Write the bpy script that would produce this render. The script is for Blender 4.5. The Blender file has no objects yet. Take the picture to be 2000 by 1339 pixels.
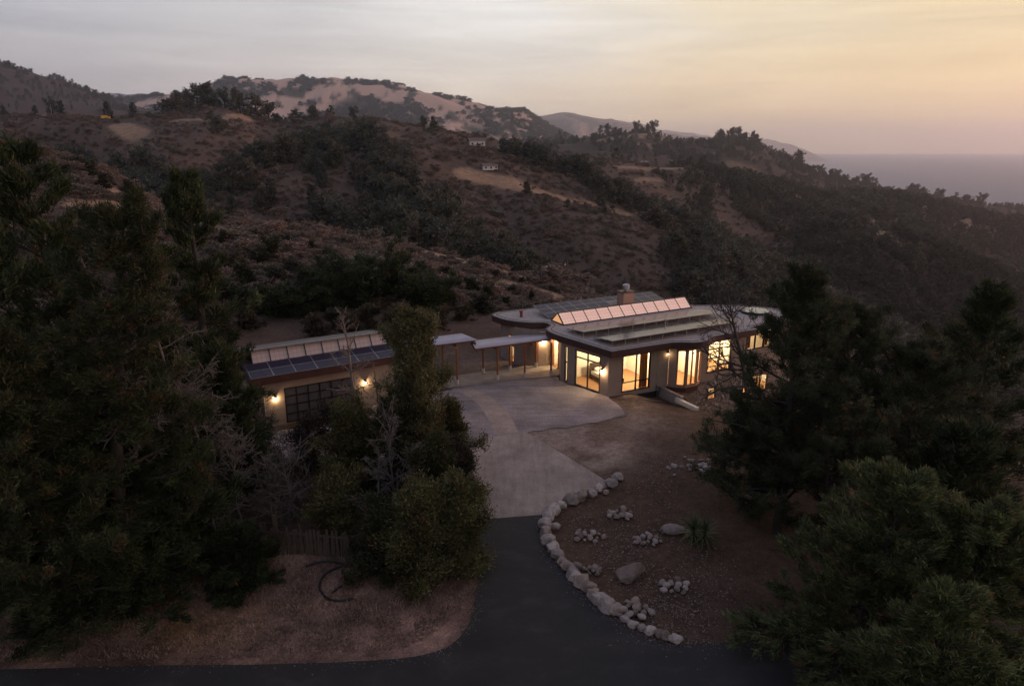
import bpy, bmesh, math, random
import numpy as np
from mathutils import Vector, Matrix
PI = math.pi
R = math.radians
scene = bpy.context.scene

# ------------------------------------------------------------------ camera
F_PX, CX, CY, CAM_H = 1350.0, 1000.0, 669.5, 18.0
PITCH = math.atan((CY - 290.0) / F_PX)
cam_data = bpy.data.cameras.new('camera')
cam_data.sensor_width = 36.0
cam_data.lens = 36.0 * F_PX / 2000.0
cam_data.clip_start = 0.1
cam_data.clip_end = 120000.0
cam = bpy.data.objects.new('camera', cam_data)
scene.collection.objects.link(cam)
cam.location = (0, 0, CAM_H)
cam.rotation_euler = (PI / 2 - PITCH, 0, 0)
scene.camera = cam

# ------------------------------------------------------------------ view, sky, sun
scene.view_settings.view_transform = 'Standard'
scene.view_settings.look = 'None'
scene.view_settings.exposure = 0.0
scene.view_settings.gamma = 1.0
scene.render.engine = 'CYCLES'
scene.cycles.use_denoising = True
scene.cycles.max_bounces = 8
scene.cycles.diffuse_bounces = 3
scene.cycles.glossy_bounces = 3
scene.cycles.transparent_max_bounces = 16
scene.cycles.volume_bounces = 1
scene.cycles.sample_clamp_indirect = 4.0
scene.cycles.caustics_reflective = False
scene.cycles.caustics_refractive = False

SUN_AZ, SUN_EL = R(74.0), R(3.5)          # clockwise from the view direction (+Y), up
SUN_DIR = Vector((math.sin(SUN_AZ) * math.cos(SUN_EL), math.cos(SUN_AZ) * math.cos(SUN_EL), math.sin(SUN_EL)))

world = bpy.data.worlds.new('World')
scene.world = world
world.use_nodes = True
wn, wl = world.node_tree.nodes, world.node_tree.links
wn.clear()
def wnode(t, **k):
    n = wn.new(t)
    for a, b in k.items():
        setattr(n, a, b)
    return n
def ramp_set(r, stops, interp='EASE'):
    cr = r.color_ramp
    cr.interpolation = interp
    while len(cr.elements) > 1:
        cr.elements.remove(cr.elements[-1])
    for i, (p, c) in enumerate(stops):
        e = cr.elements[0] if i == 0 else cr.elements.new(p)
        e.position = p
        e.color = (c[0], c[1], c[2], 1.0)
w_out = wnode('ShaderNodeOutputWorld')
w_bg = wnode('ShaderNodeBackground')
w_bg.inputs['Strength'].default_value = 1.0
wl.new(w_bg.outputs[0], w_out.inputs[0])
w_tc = wnode('ShaderNodeTexCoord')
w_sep = wnode('ShaderNodeSeparateXYZ')
wl.new(w_tc.outputs['Generated'], w_sep.inputs[0])
# azimuth term: horizontal direction dot sun azimuth, 0 (away) .. 1 (towards)
w_flat = wnode('ShaderNodeVectorMath', operation='MULTIPLY')
w_flat.inputs[1].default_value = (1, 1, 0)
wl.new(w_tc.outputs['Generated'], w_flat.inputs[0])
w_nrm = wnode('ShaderNodeVectorMath', operation='NORMALIZE')
wl.new(w_flat.outputs[0], w_nrm.inputs[0])
w_dot = wnode('ShaderNodeVectorMath', operation='DOT_PRODUCT')
w_dot.inputs[1].default_value = (math.sin(SUN_AZ), math.cos(SUN_AZ), 0)
wl.new(w_nrm.outputs[0], w_dot.inputs[0])
w_az = wnode('ShaderNodeMapRange')
w_az.inputs['From Min'].default_value = -1
w_az.inputs['From Max'].default_value = 1
wl.new(w_dot.outputs['Value'], w_az.inputs['Value'])
# wisps of smoke haze: noise stretched along the horizon
w_map = wnode('ShaderNodeMapping')
w_map.inputs['Scale'].default_value = (1.6, 1.6, 9.0)
wl.new(w_tc.outputs['Generated'], w_map.inputs['Vector'])
w_noise = wnode('ShaderNodeTexNoise')
w_noise.inputs['Scale'].default_value = 2.2
w_noise.inputs['Detail'].default_value = 5
w_noise.inputs['Roughness'].default_value = 0.55
wl.new(w_map.outputs[0], w_noise.inputs['Vector'])
w_jit = wnode('ShaderNodeMath', operation='MULTIPLY_ADD')
w_jit.inputs[1].default_value = 0.16
wl.new(w_noise.outputs[0], w_jit.inputs[0])
w_sub = wnode('ShaderNodeMath', operation='SUBTRACT')
w_sub.inputs[1].default_value = 0.08
wl.new(w_az.outputs[0], w_sub.inputs[0])
wl.new(w_sub.outputs[0], w_jit.inputs[2])
# colour by azimuth just above the horizon, and a little higher up
w_low = wnode('ShaderNodeValToRGB')
ramp_set(w_low, [(0.0, (.24, .20, .225)), (.30, (.56, .49, .47)), (.48, (.80, .67, .585)), (.63, (1.05, .84, .59)), (.78, (1.16, .83, .45)), (.90, (1.12, .78, .36)), (1.0, (1.2, .82, .38))])
w_mid = wnode('ShaderNodeValToRGB')
ramp_set(w_mid, [(0.0, (.25, .23, .27)), (.28, (.47, .48, .53)), (.48, (.70, .68, .675)), (.63, (.94, .91, .86)), (.78, (.96, .82, .58)), (.90, (.94, .75, .45)), (1.0, (1.0, .74, .45))])
wl.new(w_jit.outputs[0], w_low.inputs[0])
wl.new(w_jit.outputs[0], w_mid.inputs[0])
w_e1 = wnode('ShaderNodeMapRange', interpolation_type='SMOOTHSTEP')
w_e1.inputs['From Min'].default_value = 0.0
w_e1.inputs['From Max'].default_value = 0.17
wl.new(w_sep.outputs['Z'], w_e1.inputs['Value'])
w_m1 = wnode('ShaderNodeMix', data_type='RGBA')
wl.new(w_e1.outputs[0], w_m1.inputs['Factor'])
wl.new(w_low.outputs[0], w_m1.inputs['A'])
wl.new(w_mid.outputs[0], w_m1.inputs['B'])
w_e2 = wnode('ShaderNodeMapRange', interpolation_type='SMOOTHSTEP')
w_e2.inputs['From Min'].default_value = 0.14
w_e2.inputs['From Max'].default_value = 0.95
wl.new(w_sep.outputs['Z'], w_e2.inputs['Value'])
w_m2 = wnode('ShaderNodeMix', data_type='RGBA')
wl.new(w_e2.outputs[0], w_m2.inputs['Factor'])
wl.new(w_m1.outputs['Result'], w_m2.inputs['A'])
w_m2.inputs['B'].default_value = (.30, .30, .43, 1)
# the physical twilight sky on top
w_sky = wnode('ShaderNodeTexSky', sky_type='NISHITA')
w_sky.sun_disc = False
w_sky.sun_elevation = SUN_EL
w_sky.sun_rotation = SUN_AZ
w_sky.dust_density = 4.0
w_sky.air_density = 1.0
w_sks = wnode('ShaderNodeVectorMath', operation='SCALE')
w_sks.inputs['Scale'].default_value = 0.006
wl.new(w_sky.outputs[0], w_sks.inputs[0])
w_add = wnode('ShaderNodeVectorMath', operation='ADD')
w_map2 = wnode('ShaderNodeMapping')
w_map2.inputs['Scale'].default_value = (1.2, 1.2, 14.0)
w_map2.inputs['Rotation'].default_value = (R(4), R(-5), 0)
wl.new(w_tc.outputs['Generated'], w_map2.inputs['Vector'])
w_n2 = wnode('ShaderNodeTexNoise')
w_n2.inputs['Scale'].default_value = 2.6
w_n2.inputs['Detail'].default_value = 6
w_n2.inputs['Roughness'].default_value = .6
w_n2.inputs['Distortion'].default_value = .5
wl.new(w_map2.outputs[0], w_n2.inputs['Vector'])
w_cl = wnode('ShaderNodeMapRange')
w_cl.inputs['From Min'].default_value = .3
w_cl.inputs['From Max'].default_value = .7
w_cl.inputs['To Min'].default_value = .88
w_cl.inputs['To Max'].default_value = 1.12
wl.new(w_n2.outputs[0], w_cl.inputs['Value'])
w_cs = wnode('ShaderNodeVectorMath', operation='SCALE')
wl.new(w_m2.outputs['Result'], w_cs.inputs[0])
wl.new(w_cl.outputs[0], w_cs.inputs['Scale'])
wl.new(w_cs.outputs[0], w_add.inputs[0])
wl.new(w_sks.outputs[0], w_add.inputs[1])
wl.new(w_add.outputs[0], w_bg.inputs['Color'])

sun_d = bpy.data.lights.new('sun', 'SUN')
sun_d.energy = 3.0
sun_d.angle = R(9)
sun_d.color = (1.0, .50, .42)
sun = bpy.data.objects.new('sun', sun_d)
scene.collection.objects.link(sun)
sun.rotation_euler = (-SUN_DIR).to_track_quat('-Z', 'Y').to_euler()

# ------------------------------------------------------------------ helpers
col = scene.collection
rng = np.random.default_rng(7)
random.seed(7)

def pray(px, py):
    a = (px - CX) / F_PX
    b = (CY - py) / F_PX
    fw = math.cos(PITCH) + b * math.sin(PITCH)
    return a / fw, (-math.sin(PITCH) + b * math.cos(PITCH)) / fw
def gp(px, py, z=0.0):
    a, s = pray(px, py)
    y = (z - CAM_H) / s
    return (a * y, y, z)
def at_depth(px, py, y):
    a, s = pray(px, py)
    return (a * y, y, CAM_H + s * y)

def _hash(ix, iy, seed):
    h = (ix * 374761393 + iy * 668265263 + seed * 974634777) & 0xFFFFFFFF
    h = ((h ^ (h >> 13)) * 1274126177) & 0xFFFFFFFF
    h = h ^ (h >> 16)
    return (h & 0xFFFFFF) / float(0xFFFFFF)
def vnoise(x, y, seed=0):
    x = np.asarray(x, float); y = np.asarray(y, float)
    ix = np.floor(x).astype(np.int64); iy = np.floor(y).astype(np.int64)
    fx = x - ix; fy = y - iy
    fx = fx * fx * fx * (fx * (fx * 6 - 15) + 10); fy = fy * fy * fy * (fy * (fy * 6 - 15) + 10)
    a = _hash(ix, iy, seed); b = _hash(ix + 1, iy, seed)
    c = _hash(ix, iy + 1, seed); d = _hash(ix + 1, iy + 1, seed)
    return (a * (1 - fx) + b * fx) * (1 - fy) + (c * (1 - fx) + d * fx) * fy
def fbm(x, y, seed=0, octv=4, gain=.5):
    s = 0.0; amp = 1.0; tot = 0.0
    for i in range(octv):
        ca, sa = math.cos(.6 * i + .3), math.sin(.6 * i + .3)
        s = s + amp * vnoise((x * ca - y * sa) * 2 ** i + 17.3 * i, (x * sa + y * ca) * 2 ** i - 9.1 * i, seed + i)
        tot += amp; amp *= gain
    return s / tot
def ridged(x, y, seed=0, octv=4):
    s = 0.0; amp = 1.0; tot = 0.0
    for i in range(octv):
        n = 1 - np.abs(2 * vnoise(x * 2 ** i + 31.7 * i, y * 2 ** i + 5.3 * i, seed + i) - 1)
        s = s + amp * n * n; tot += amp; amp *= .5
    return s / tot
def sstep(a, b, x):
    t = np.clip((np.asarray(x, float) - a) / (b - a), 0, 1)
    return t * t * (3 - 2 * t)

# ---- materials
MATS = {}
def new_mat(name):
    m = bpy.data.materials.new(name)
    m.use_nodes = True
    nt = m.node_tree
    return m, nt, nt.nodes['Principled BSDF']
def mat(name, c1, c2=None, scale=3.0, rough=.85, metal=0.0, bump=0.0, bscale=None, detail=6, attr=None, spec=.3, stretch=None, contrast=(.3, .7)):
    """procedural surface: two colours mixed by noise, optional colour attribute and bump"""
    if name in MATS:
        return MATS[name]
    m, nt, b = new_mat(name)
    N, L = nt.nodes, nt.links
    b.inputs['Roughness'].default_value = rough
    b.inputs['Metallic'].default_value = metal
    b.inputs['Specular IOR Level'].default_value = spec
    tc = N.new('ShaderNodeTexCoord')
    vec = tc.outputs['Object']
    if stretch:
        mp = N.new('ShaderNodeMapping'); mp.inputs['Scale'].default_value = stretch
        L.new(vec, mp.inputs['Vector']); vec = mp.outputs[0]
    nz = N.new('ShaderNodeTexNoise')
    nz.inputs['Scale'].default_value = scale
    nz.inputs['Detail'].default_value = detail
    nz.inputs['Roughness'].default_value = .6
    L.new(vec, nz.inputs['Vector'])
    mr = N.new('ShaderNodeMapRange')
    mr.inputs['From Min'].default_value, mr.inputs['From Max'].default_value = contrast
    L.new(nz.outputs[0], mr.inputs['Value'])
    mx = N.new('ShaderNodeMix'); mx.data_type = 'RGBA'
    L.new(mr.outputs[0], mx.inputs['Factor'])
    c2 = c2 or tuple(v * .8 for v in c1)
    mx.inputs['A'].default_value = (*c1, 1); mx.inputs['B'].default_value = (*c2, 1)
    out = mx.outputs['Result']
    if attr:
        at = N.new('ShaderNodeAttribute'); at.attribute_name = attr
        ml = N.new('ShaderNodeMix'); ml.data_type = 'RGBA'; ml.blend_type = 'MULTIPLY'
        ml.inputs['Factor'].default_value = 1
        L.new(out, ml.inputs['A']); L.new(at.outputs['Color'], ml.inputs['B'])
        out = ml.outputs['Result']
    L.new(out, b.inputs['Base Color'])
    if bump:
        n2 = N.new('ShaderNodeTexNoise')
        n2.inputs['Scale'].default_value = bscale or scale * 4
        n2.inputs['Detail'].default_value = 6
        n2.inputs['Roughness'].default_value = .65
        L.new(vec, n2.inputs['Vector'])
        bp = N.new('ShaderNodeBump'); bp.inputs['Strength'].default_value = 1.0
        bp.inputs['Distance'].default_value = bump
        L.new(n2.outputs[0], bp.inputs['Height'])
        L.new(bp.outputs[0], b.inputs['Normal'])
    MATS[name] = m
    return m

# ---- objects
def link(o, parent=None):
    col.objects.link(o)
    if parent is not None:
        o.parent = parent
    return o
def tag(o, label=None, cat=None, group=None, kind=None):
    if label: o['label'] = label
    if cat: o['category'] = cat
    if group: o['group'] = group
    if kind: o['kind'] = kind
    return o
def empty(name, loc=(0, 0, 0), rz=0.0, label=None, cat=None, group=None):
    o = bpy.data.objects.new(name, None)
    o.location = loc; o.rotation_euler = (0, 0, rz)
    o.empty_display_size = .2
    link(o)
    return tag(o, label, cat, group)
def np_mesh(name, V, F, material, smooth=False, colors=None):
    """V (n,3) array; F list of arrays each (m,k) of equal-size faces"""
    V = np.asarray(V, np.float32)
    if isinstance(F, np.ndarray): F = [F]
    me = bpy.data.meshes.new(name)
    nl = sum(f.size for f in F); nf = sum(len(f) for f in F)
    me.vertices.add(len(V)); me.vertices.foreach_set('co', V.ravel())
    me.loops.add(nl); me.loops.foreach_set('vertex_index', np.concatenate([f.ravel() for f in F]).astype(np.int32))
    me.polygons.add(nf)
    tot = np.concatenate([np.full(len(f), f.shape[1]) for f in F])
    st = np.concatenate([[0], np.cumsum(tot)[:-1]])
    me.polygons.foreach_set('loop_start', st.astype(np.int32))
    if smooth:
        me.polygons.foreach_set('use_smooth', np.ones(nf, bool))
    if colors is not None:
        ca = me.color_attributes.new('Col', 'FLOAT_COLOR', 'POINT')
        c4 = np.ones((len(V), 4), np.float32); c4[:, :3] = colors
        ca.data.foreach_set('color', c4.ravel())
    me.materials.append(material)
    me.update(calc_edges=True)
    return me
def mobj(name, me, parent=None, loc=None, rot=None, scl=None):
    o = bpy.data.objects.new(name, me)
    if loc is not None: o.location = loc
    if rot is not None: o.rotation_euler = rot
    if scl is not None: o.scale = scl if hasattr(scl, '__len__') else (scl,) * 3
    return link(o, parent)

class MB:
    """collects boxes, tubes and prisms into one mesh"""
    def __init__(s): s.v = []; s.f = []
    def add(s, vs, fs):
        n = len(s.v); s.v += [tuple(p) for p in vs]; s.f += [tuple(i + n for i in f) for f in fs]; return s
    def box(s, x0, x1, y0, y1, z0, z1):
        return s.add([(x0, y0, z0), (x1, y0, z0), (x1, y1, z0), (x0, y1, z0), (x0, y0, z1), (x1, y0, z1), (x1, y1, z1), (x0, y1, z1)],
                     [(0, 3, 2, 1), (4, 5, 6, 7), (0, 1, 5, 4), (1, 2, 6, 5), (2, 3, 7, 6), (3, 0, 4, 7)])
    def obox(s, p, ex, ey, ez):
        p, ex, ey, ez = Vector(p), Vector(ex), Vector(ey), Vector(ez)
        c = [p, p + ex, p + ex + ey, p + ey]
        return s.add(c + [q + ez for q in c], [(0, 3, 2, 1), (4, 5, 6, 7), (0, 1, 5, 4), (1, 2, 6, 5), (2, 3, 7, 6), (3, 0, 4, 7)])
    def bar(s, a, b, w, h=None, up=(0, 0, 1)):
        a, b = Vector(a), Vector(b); h = h or w
        d = (b - a).normalized(); u = Vector(up)
        if abs(d.dot(u)) > .98: u = Vector((0, 1, 0))
        x = d.cross(u).normalized(); y = x.cross(d).normalized()
        return s.obox(a - x * w / 2 - y * h / 2, x * w, y * h, b - a)
    def prism(s, poly, z0, z1):
        n = len(poly)
        area = sum(poly[i][0] * poly[(i + 1) % n][1] - poly[(i + 1) % n][0] * poly[i][1] for i in range(n))
        if area < 0: poly = poly[::-1]
        vs = [(p[0], p[1], z0) for p in poly] + [(p[0], p[1], z1) for p in poly]
        fs = [tuple(range(n - 1, -1, -1)), tuple(range(n, 2 * n))] + [(i, (i + 1) % n, n + (i + 1) % n, n + i) for i in range(n)]
        return s.add(vs, fs)
    def tube(s, pts, rad, n=6, cap=True):
        pts = [Vector(p) for p in pts]
        if not hasattr(rad, '__len__'): rad = [rad] * len(pts)
        b0 = len(s.v); prev = None
        for i, p in enumerate(pts):
            d = (pts[min(i + 1, len(pts) - 1)] - pts[max(i - 1, 0)]).normalized()
            if prev is None:
                prev = d.cross(Vector((0, 0, 1)) if abs(d.z) < .9 else Vector((1, 0, 0))).normalized()
            x = (prev - d * prev.dot(d)).normalized(); prev = x; y = d.cross(x)
            for k in range(n):
                a = 2 * PI * k / n
                s.v.append(tuple(p + (x * math.cos(a) + y * math.sin(a)) * rad[i]))
        for i in range(len(pts) - 1):
            for k in range(n):
                s.f.append((b0 + i * n + k, b0 + i * n + (k + 1) % n, b0 + (i + 1) * n + (k + 1) % n, b0 + (i + 1) * n + k))
        if cap:
            s.f.append(tuple(b0 + k for k in range(n - 1, -1, -1)))
            s.f.append(tuple(b0 + (len(pts) - 1) * n + k for k in range(n)))
        return s
    def mesh(s, name, m, smooth=False):
        me = bpy.data.meshes.new(name)
        me.from_pydata(s.v, [], s.f)
        me.materials.append(m)
        if smooth:
            me.polygons.foreach_set('use_smooth', np.ones(len(me.polygons), bool))
        me.update()
        return me
    def build(s, name, m, parent=None, loc=None, rot=None, smooth=False):
        return mobj(name, s.mesh(name, m, smooth), parent, loc, rot)

def catmull(pts, n=8, closed=False):
    P = [np.array(p, float) for p in pts]; out = []
    m = len(P)
    for i in range(m if closed else m - 1):
        p0 = P[(i - 1) % m] if closed or i > 0 else P[0]
        p1 = P[i]; p2 = P[(i + 1) % m]
        p3 = P[(i + 2) % m] if closed or i + 2 < m else P[-1]
        for k in range(n):
            t = k / n
            out.append(.5 * (2 * p1 + (p2 - p0) * t + (2 * p0 - 5 * p1 + 4 * p2 - p3) * t * t + (3 * p1 - p0 - 3 * p2 + p3) * t ** 3))
    if not closed: out.append(P[-1])
    return out

# ------------------------------------------------------------------ terrain
HA, HTH = (7.2, 49.1), R(26.5)            # house frame: near corner and bearing of its long side
HE1 = (math.cos(HTH), math.sin(HTH)); HE2 = (-HE1[1], HE1[0])
def h_uv(x, y):
    dx = x - HA[0]; dy = y - HA[1]
    return dx * HE1[0] + dy * HE1[1], dx * HE2[0] + dy * HE2[1]
def h_xy(u, v, z=0.0):
    return (HA[0] + u * HE1[0] + v * HE2[0], HA[1] + u * HE1[1] + v * HE2[1], z)

# crest and valley lines, near to far: (photo column, distance, photo row or ('z', height))
Zv = lambda z: ('z', z)
LINES = [
 [(-900,170,240),(-300,160,270),(0,150,292),(120,150,312),(230,145,355),(300,140,400),(400,135,432),(600,125,458),(800,120,490),(950,115,522),(1130,105,578),(1300,95,640),(1500,84,715),(1700,80,790),(2000,78,840),(2900,76,860)],
 [(-900,250,Zv(10)),(0,225,Zv(4)),(230,220,Zv(-6)),(400,220,Zv(-14)),(800,235,Zv(-32)),(1130,235,Zv(-56)),(1500,245,Zv(-88)),(2000,260,Zv(-112)),(2900,300,Zv(-130))],
 [(-900,400,285),(0,380,288),(200,390,300),(400,400,322),(640,420,330),(800,430,325),(915,420,340),(1100,385,392),(1250,360,432),(1380,345,505),(1510,330,598),(1700,330,690),(2000,350,740),(2900,400,760)],
 [(-900,500,250),(0,490,258),(400,500,268),(640,520,275),(800,540,295),(915,540,Zv(-6)),(1000,530,Zv(-28)),(1250,490,Zv(-78)),(1510,480,Zv(-128)),(1700,490,Zv(-150)),(2000,520,Zv(-165)),(2900,560,Zv(-200))],
 [(-900,600,205),(0,600,230),(100,600,228),(250,600,228),(330,620,222),(400,620,214),(470,620,214),(540,630,226),(640,650,218),(750,660,234),(900,680,261),(1000,700,279),(1150,730,307),(1270,760,324),(1340,800,334),(1420,850,354),(1490,900,362),(1600,1000,378),(1800,1150,400),(2000,1250,434),(2900,1300,520)],
 [(-900,1000,Zv(30)),(600,1050,Zv(10)),(1000,1100,Zv(-40)),(1270,1150,Zv(-80)),(1600,1400,Zv(-140)),(2000,1650,Zv(-190)),(2900,1800,Zv(-300))],
 [(-900,1500,255),(600,1700,275),(900,1800,282),(1080,1800,282),(1130,1800,277),(1170,1800,270),(1210,1800,262),(1280,1800,268),(1330,1800,286),(1380,1850,288),(1420,1850,284),(1480,1900,294),(1520,1900,316),(1600,1950,349),(1700,2000,368),(1840,2100,386),(2000,2200,402),(2900,2400,450)],
 [(-900,1900,-60),(-200,2300,40),(0,2400,108),(60,2400,131),(130,2400,152),(200,2400,179),(260,2400,203),(320,2450,226),(400,2500,246),(700,2500,272),(1000,2600,290),(1300,2700,Zv(-60)),(1600,2800,Zv(-260)),(2900,3000,Zv(-400))],
 [(-900,2900,Zv(300)),(0,3000,Zv(150)),(600,3000,Zv(60)),(1000,3000,Zv(0)),(1300,3100,Zv(-120)),(1600,3200,Zv(-300)),(2900,3400,Zv(-400))],
 [(-900,4000,150),(0,4100,205),(200,4100,194),(270,4100,189),(340,4000,184),(410,3900,171),(490,3900,160),(600,3900,164),(660,3900,159),(750,3900,166),(850,4000,181),(930,4000,197),(1000,4000,215),(1060,4000,238),(1130,3950,270),(1200,3900,292),(1300,3900,305),(1500,3900,Zv(-260)),(2900,4000,Zv(-400))],
 [(-900,6500,Zv(200)),(600,6500,Zv(150)),(1000,6500,Zv(40)),(1250,6500,Zv(-150)),(1450,6500,Zv(-300)),(2900,6500,Zv(-400))],
 [(-900,9500,200),(200,9500,186),(270,9500,184),(400,9500,200),(900,9500,240),(1060,9500,231),(1105,9500,222),(1150,9500,230),(1200,9500,234),(1240,9500,242),(1300,9500,258),(1400,9500,272),(1470,9500,286),(1530,9500,Zv(-260)),(1700,9500,Zv(-400)),(2900,9500,Zv(-400))],
 [(-900,13000,Zv(100)),(1000,13000,Zv(60)),(1250,13000,Zv(-100)),(1450,13000,Zv(-260)),(2900,13000,Zv(-400))],
 [(-900,18000,240),(900,18000,240),(1060,18000,236),(1200,18000,240),(1240,18000,233),(1290,18000,252),(1400,18000,266),(1500,18000,272),(1545,18000,281),(1575,18000,Zv(-300)),(2900,18000,Zv(-400))],
 [(-900,30000,Zv(-400)),(2900,30000,Zv(-400))],
]
UD = np.linspace(-2.2, 2.2, 1761)
def _prep(line):
    us, ys, zs = [], [], []
    for px, y, s in line:
        if isinstance(s, tuple):
            a = (px - CX) / F_PX / math.cos(PITCH); z = s[1]
        else:
            a, sl = pray(px, s); z = CAM_H + sl * y
        us.append(a); ys.append(y); zs.append(z)
    k = np.exp(-.5 * (np.arange(-12, 13) / 4.0) ** 2); k /= k.sum()
    sm = lambda q: np.convolve(np.pad(q, 12, mode='edge'), k, 'valid')
    return sm(np.interp(UD, us, np.log(ys))), sm(np.interp(UD, us, zs))
LT = [_prep(l) for l in LINES]
# spurs running down from the main ridge: (points (column, distance, row), side slope)
SPURS = [
 ([(1420,850,354),(1520,700,432),(1600,580,502),(1645,500,552),(1680,440,610)], .42),
 ([(1690,1060,388),(1716,800,505),(1760,650,548),(1815,560,592)], .42),
 ([(273,470,262),(385,395,315),(525,330,366),(700,280,420),(850,250,472)], .50),
 ([(700,600,240),(760,520,274),(830,430,330),(900,350,412),(1000,300,474)], .50),
 ([(1850,1150,405),(1880,950,460),(1930,800,520)], .35),
 ([(1150,730,307),(1230,600,360),(1330,520,430)], .40),
]
# ravines cut into the slope: (points, depth, half width)
CARVES = [
 ([(440,280,470),(480,315,405),(560,345,375),(640,385,340),(720,425,310),(830,470,275),(950,505,255)], 24, 38),
 ([(575,245,600),(600,265,540),(650,325,430),(710,372,370),(790,422,325),(870,465,290),(980,505,262),(1100,545,245)], 28, 42),
 ([(800,262,600),(830,300,500),(850,345,420),(900,400,350)], 14, 28),
 ([(190,250,500),(230,290,400),(270,330,300)], 15, 32),
 ([(60,250,500),(110,290,350),(150,310,260)], 13, 28),
]
CV = [([at_depth(a, b, c)[:2] for a, b, c in pts], dp, w) for pts, dp, w in CARVES]
SP = [([at_depth(*q) for q in pts], sl) for pts, sl in SPURS]
def near_h(x, y):
    u, v = h_uv(x, y)
    # graded level court; dirt drops away to the right of the house and beyond the retaining wall
    d1 = sstep(1.6, 4.6, u) * sstep(-7.5, -1.0, v) * sstep(3.0, 1.0, v)
    z = -.05 - .75 * d1
    d2 = sstep(4.6, 9.5, u) * sstep(-11, -3.0, v)
    z = z - 2.55 * d2
    z = z - sstep(15, 40, u) * sstep(-30, -8, v) * 6.0
    z = z - sstep(13.5, 24, x) * sstep(26, 40, y) * 2.0
    return z
SHEET_MASK = []
def flat_mask(x, y):
    """1 on the driveway, court and building pads, 0 on open ground"""
    m = sstep(-4.2, -2.2, x + .0 * y) * sstep(9.0, 6.5, x - .12 * (y - 20)) * sstep(16, 19, y) * sstep(62, 58, y)
    m = np.maximum(m, sstep(23.3, 22.3, y + .06 * x))
    m = np.maximum(m, sstep(-24, -20, x) * sstep(8, 4, x) * sstep(39, 41, y) * sstep(64, 60, y))
    return m
def far_h(x, y):
    yy = np.maximum(y, 30.0)
    u = np.clip(x / yy, -2.19, 2.19)
    ly = np.log(yy)
    Ys = [np.full_like(ly, math.log(30.0)), np.full_like(ly, math.log(66.0))]
    Zs = [np.zeros_like(ly), near_h(x * 66.0 / yy, np.full_like(ly, 66.0)) * .6]
    for a, b in LT:
        Ys.append(np.interp(u, UD, a)); Zs.append(np.interp(u, UD, b))
    n = len(Ys)
    h = [Ys[i + 1] - Ys[i] for i in range(n - 1)]
    d = [(Zs[i + 1] - Zs[i]) / h[i] for i in range(n - 1)]
    m = [d[0] * 0]
    for i in range(1, n - 1):
        ok = d[i - 1] * d[i] > 0
        w1 = 2 * h[i] + h[i - 1]; w2 = h[i] + 2 * h[i - 1]
        with np.errstate(divide='ignore', invalid='ignore'):
            q = (w1 + w2) / (w1 / d[i - 1] + w2 / d[i])
        m.append(np.where(ok, np.nan_to_num(q), 0.0))
    m.append(d[-1] * 0)
    z = np.zeros_like(ly)
    for i in range(n - 1):
        s = (ly >= Ys[i]) & (ly < Ys[i + 1])
        if not s.any(): continue
        t = (ly[s] - Ys[i][s]) / h[i][s]
        t2 = t * t; t3 = t2 * t
        z[s] = (2 * t3 - 3 * t2 + 1) * Zs[i][s] + (t3 - 2 * t2 + t) * h[i][s] * m[i][s] + (-2 * t3 + 3 * t2) * Zs[i + 1][s] + (t3 - t2) * h[i][s] * m[i + 1][s]
    z[ly >= Ys[-1]] = -400.0
    for pts, dp, w in CV:
        dd = np.full_like(z, 1e9)
        for (ax, ay), (bx, by) in zip(pts[:-1], pts[1:]):
            dx, dy = bx - ax, by - ay
            t = np.clip(((x - ax) * dx + (y - ay) * dy) / (dx * dx + dy * dy), 0, 1)
            dd = np.minimum(dd, np.hypot(x - ax - t * dx, y - ay - t * dy))
        z = z - dp * np.exp(-(dd / w) ** 2)
    for pts, sl in SP:
        best = np.full_like(z, -1e9)
        for (ax, ay, az), (bx, by, bz) in zip(pts[:-1], pts[1:]):
            dx, dy = bx - ax, by - ay; L2 = dx * dx + dy * dy
            t = np.clip(((x - ax) * dx + (y - ay) * dy) / L2, 0, 1)
            dd = np.hypot(x - ax - t * dx, y - ay - t * dy)
            best = np.maximum(best, az + t * (bz - az) - 1.5 - sl * (np.sqrt(dd * dd + 400) - 20))
        k = 5.0
        hh = np.clip(.5 + .5 * (best - z) / k, 0, 1)
        z = z * (1 - hh) + best * hh + k * hh * (1 - hh)
    return z
def rough_h(x, y):
    a1 = sstep(75, 260, y)
    pp, qq = (x + y) * .7071, (x - y) * .7071          # gullies run down towards the canyon
    z = a1 * np.interp(y, [0, 500, 900, 1600], [4.0, 6.0, 16.0, 20.0]) * (ridged(pp / np.interp(y, [0, 700, 1500], [95, 110, 190]), qq / np.interp(y, [0, 700, 1500], [380, 420, 600]), 3, 3) - .45) * sstep(4500, 1800, y)
    z = z + a1 * 1.4 * (fbm(x / 14, y / 14, 11, 3) - .5)
    z = z + sstep(900, 2400, y) * 80.0 * (ridged(x / 620 + .3, y / 800, 21, 5) - .50)
    z = z + sstep(5000, 9000, y) * 120.0 * (ridged(x / 1900, y / 2600, 31, 5) - .5)
    return z
def H(x, y):
    x = np.atleast_1d(np.asarray(x, float)); y = np.atleast_1d(np.asarray(y, float))
    w = sstep(60, 76, y)
    z = near_h(x, y) * (1 - w)
    s = w > 0
    if s.any():
        z[s] += w[s] * far_h(x[s], y[s])
    z = z + rough_h(x, y)
    fm = flat_mask(x, y)
    z = z + (1 - fm) * sstep(120, 60, y) * (.5 * (fbm(x / 5, y / 5, 41, 4) - .42))
    return z
def h1(x, y):
    return float(H(x, y)[0])
_ys = np.exp(np.linspace(math.log(22), math.log(26000), 2600))
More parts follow.
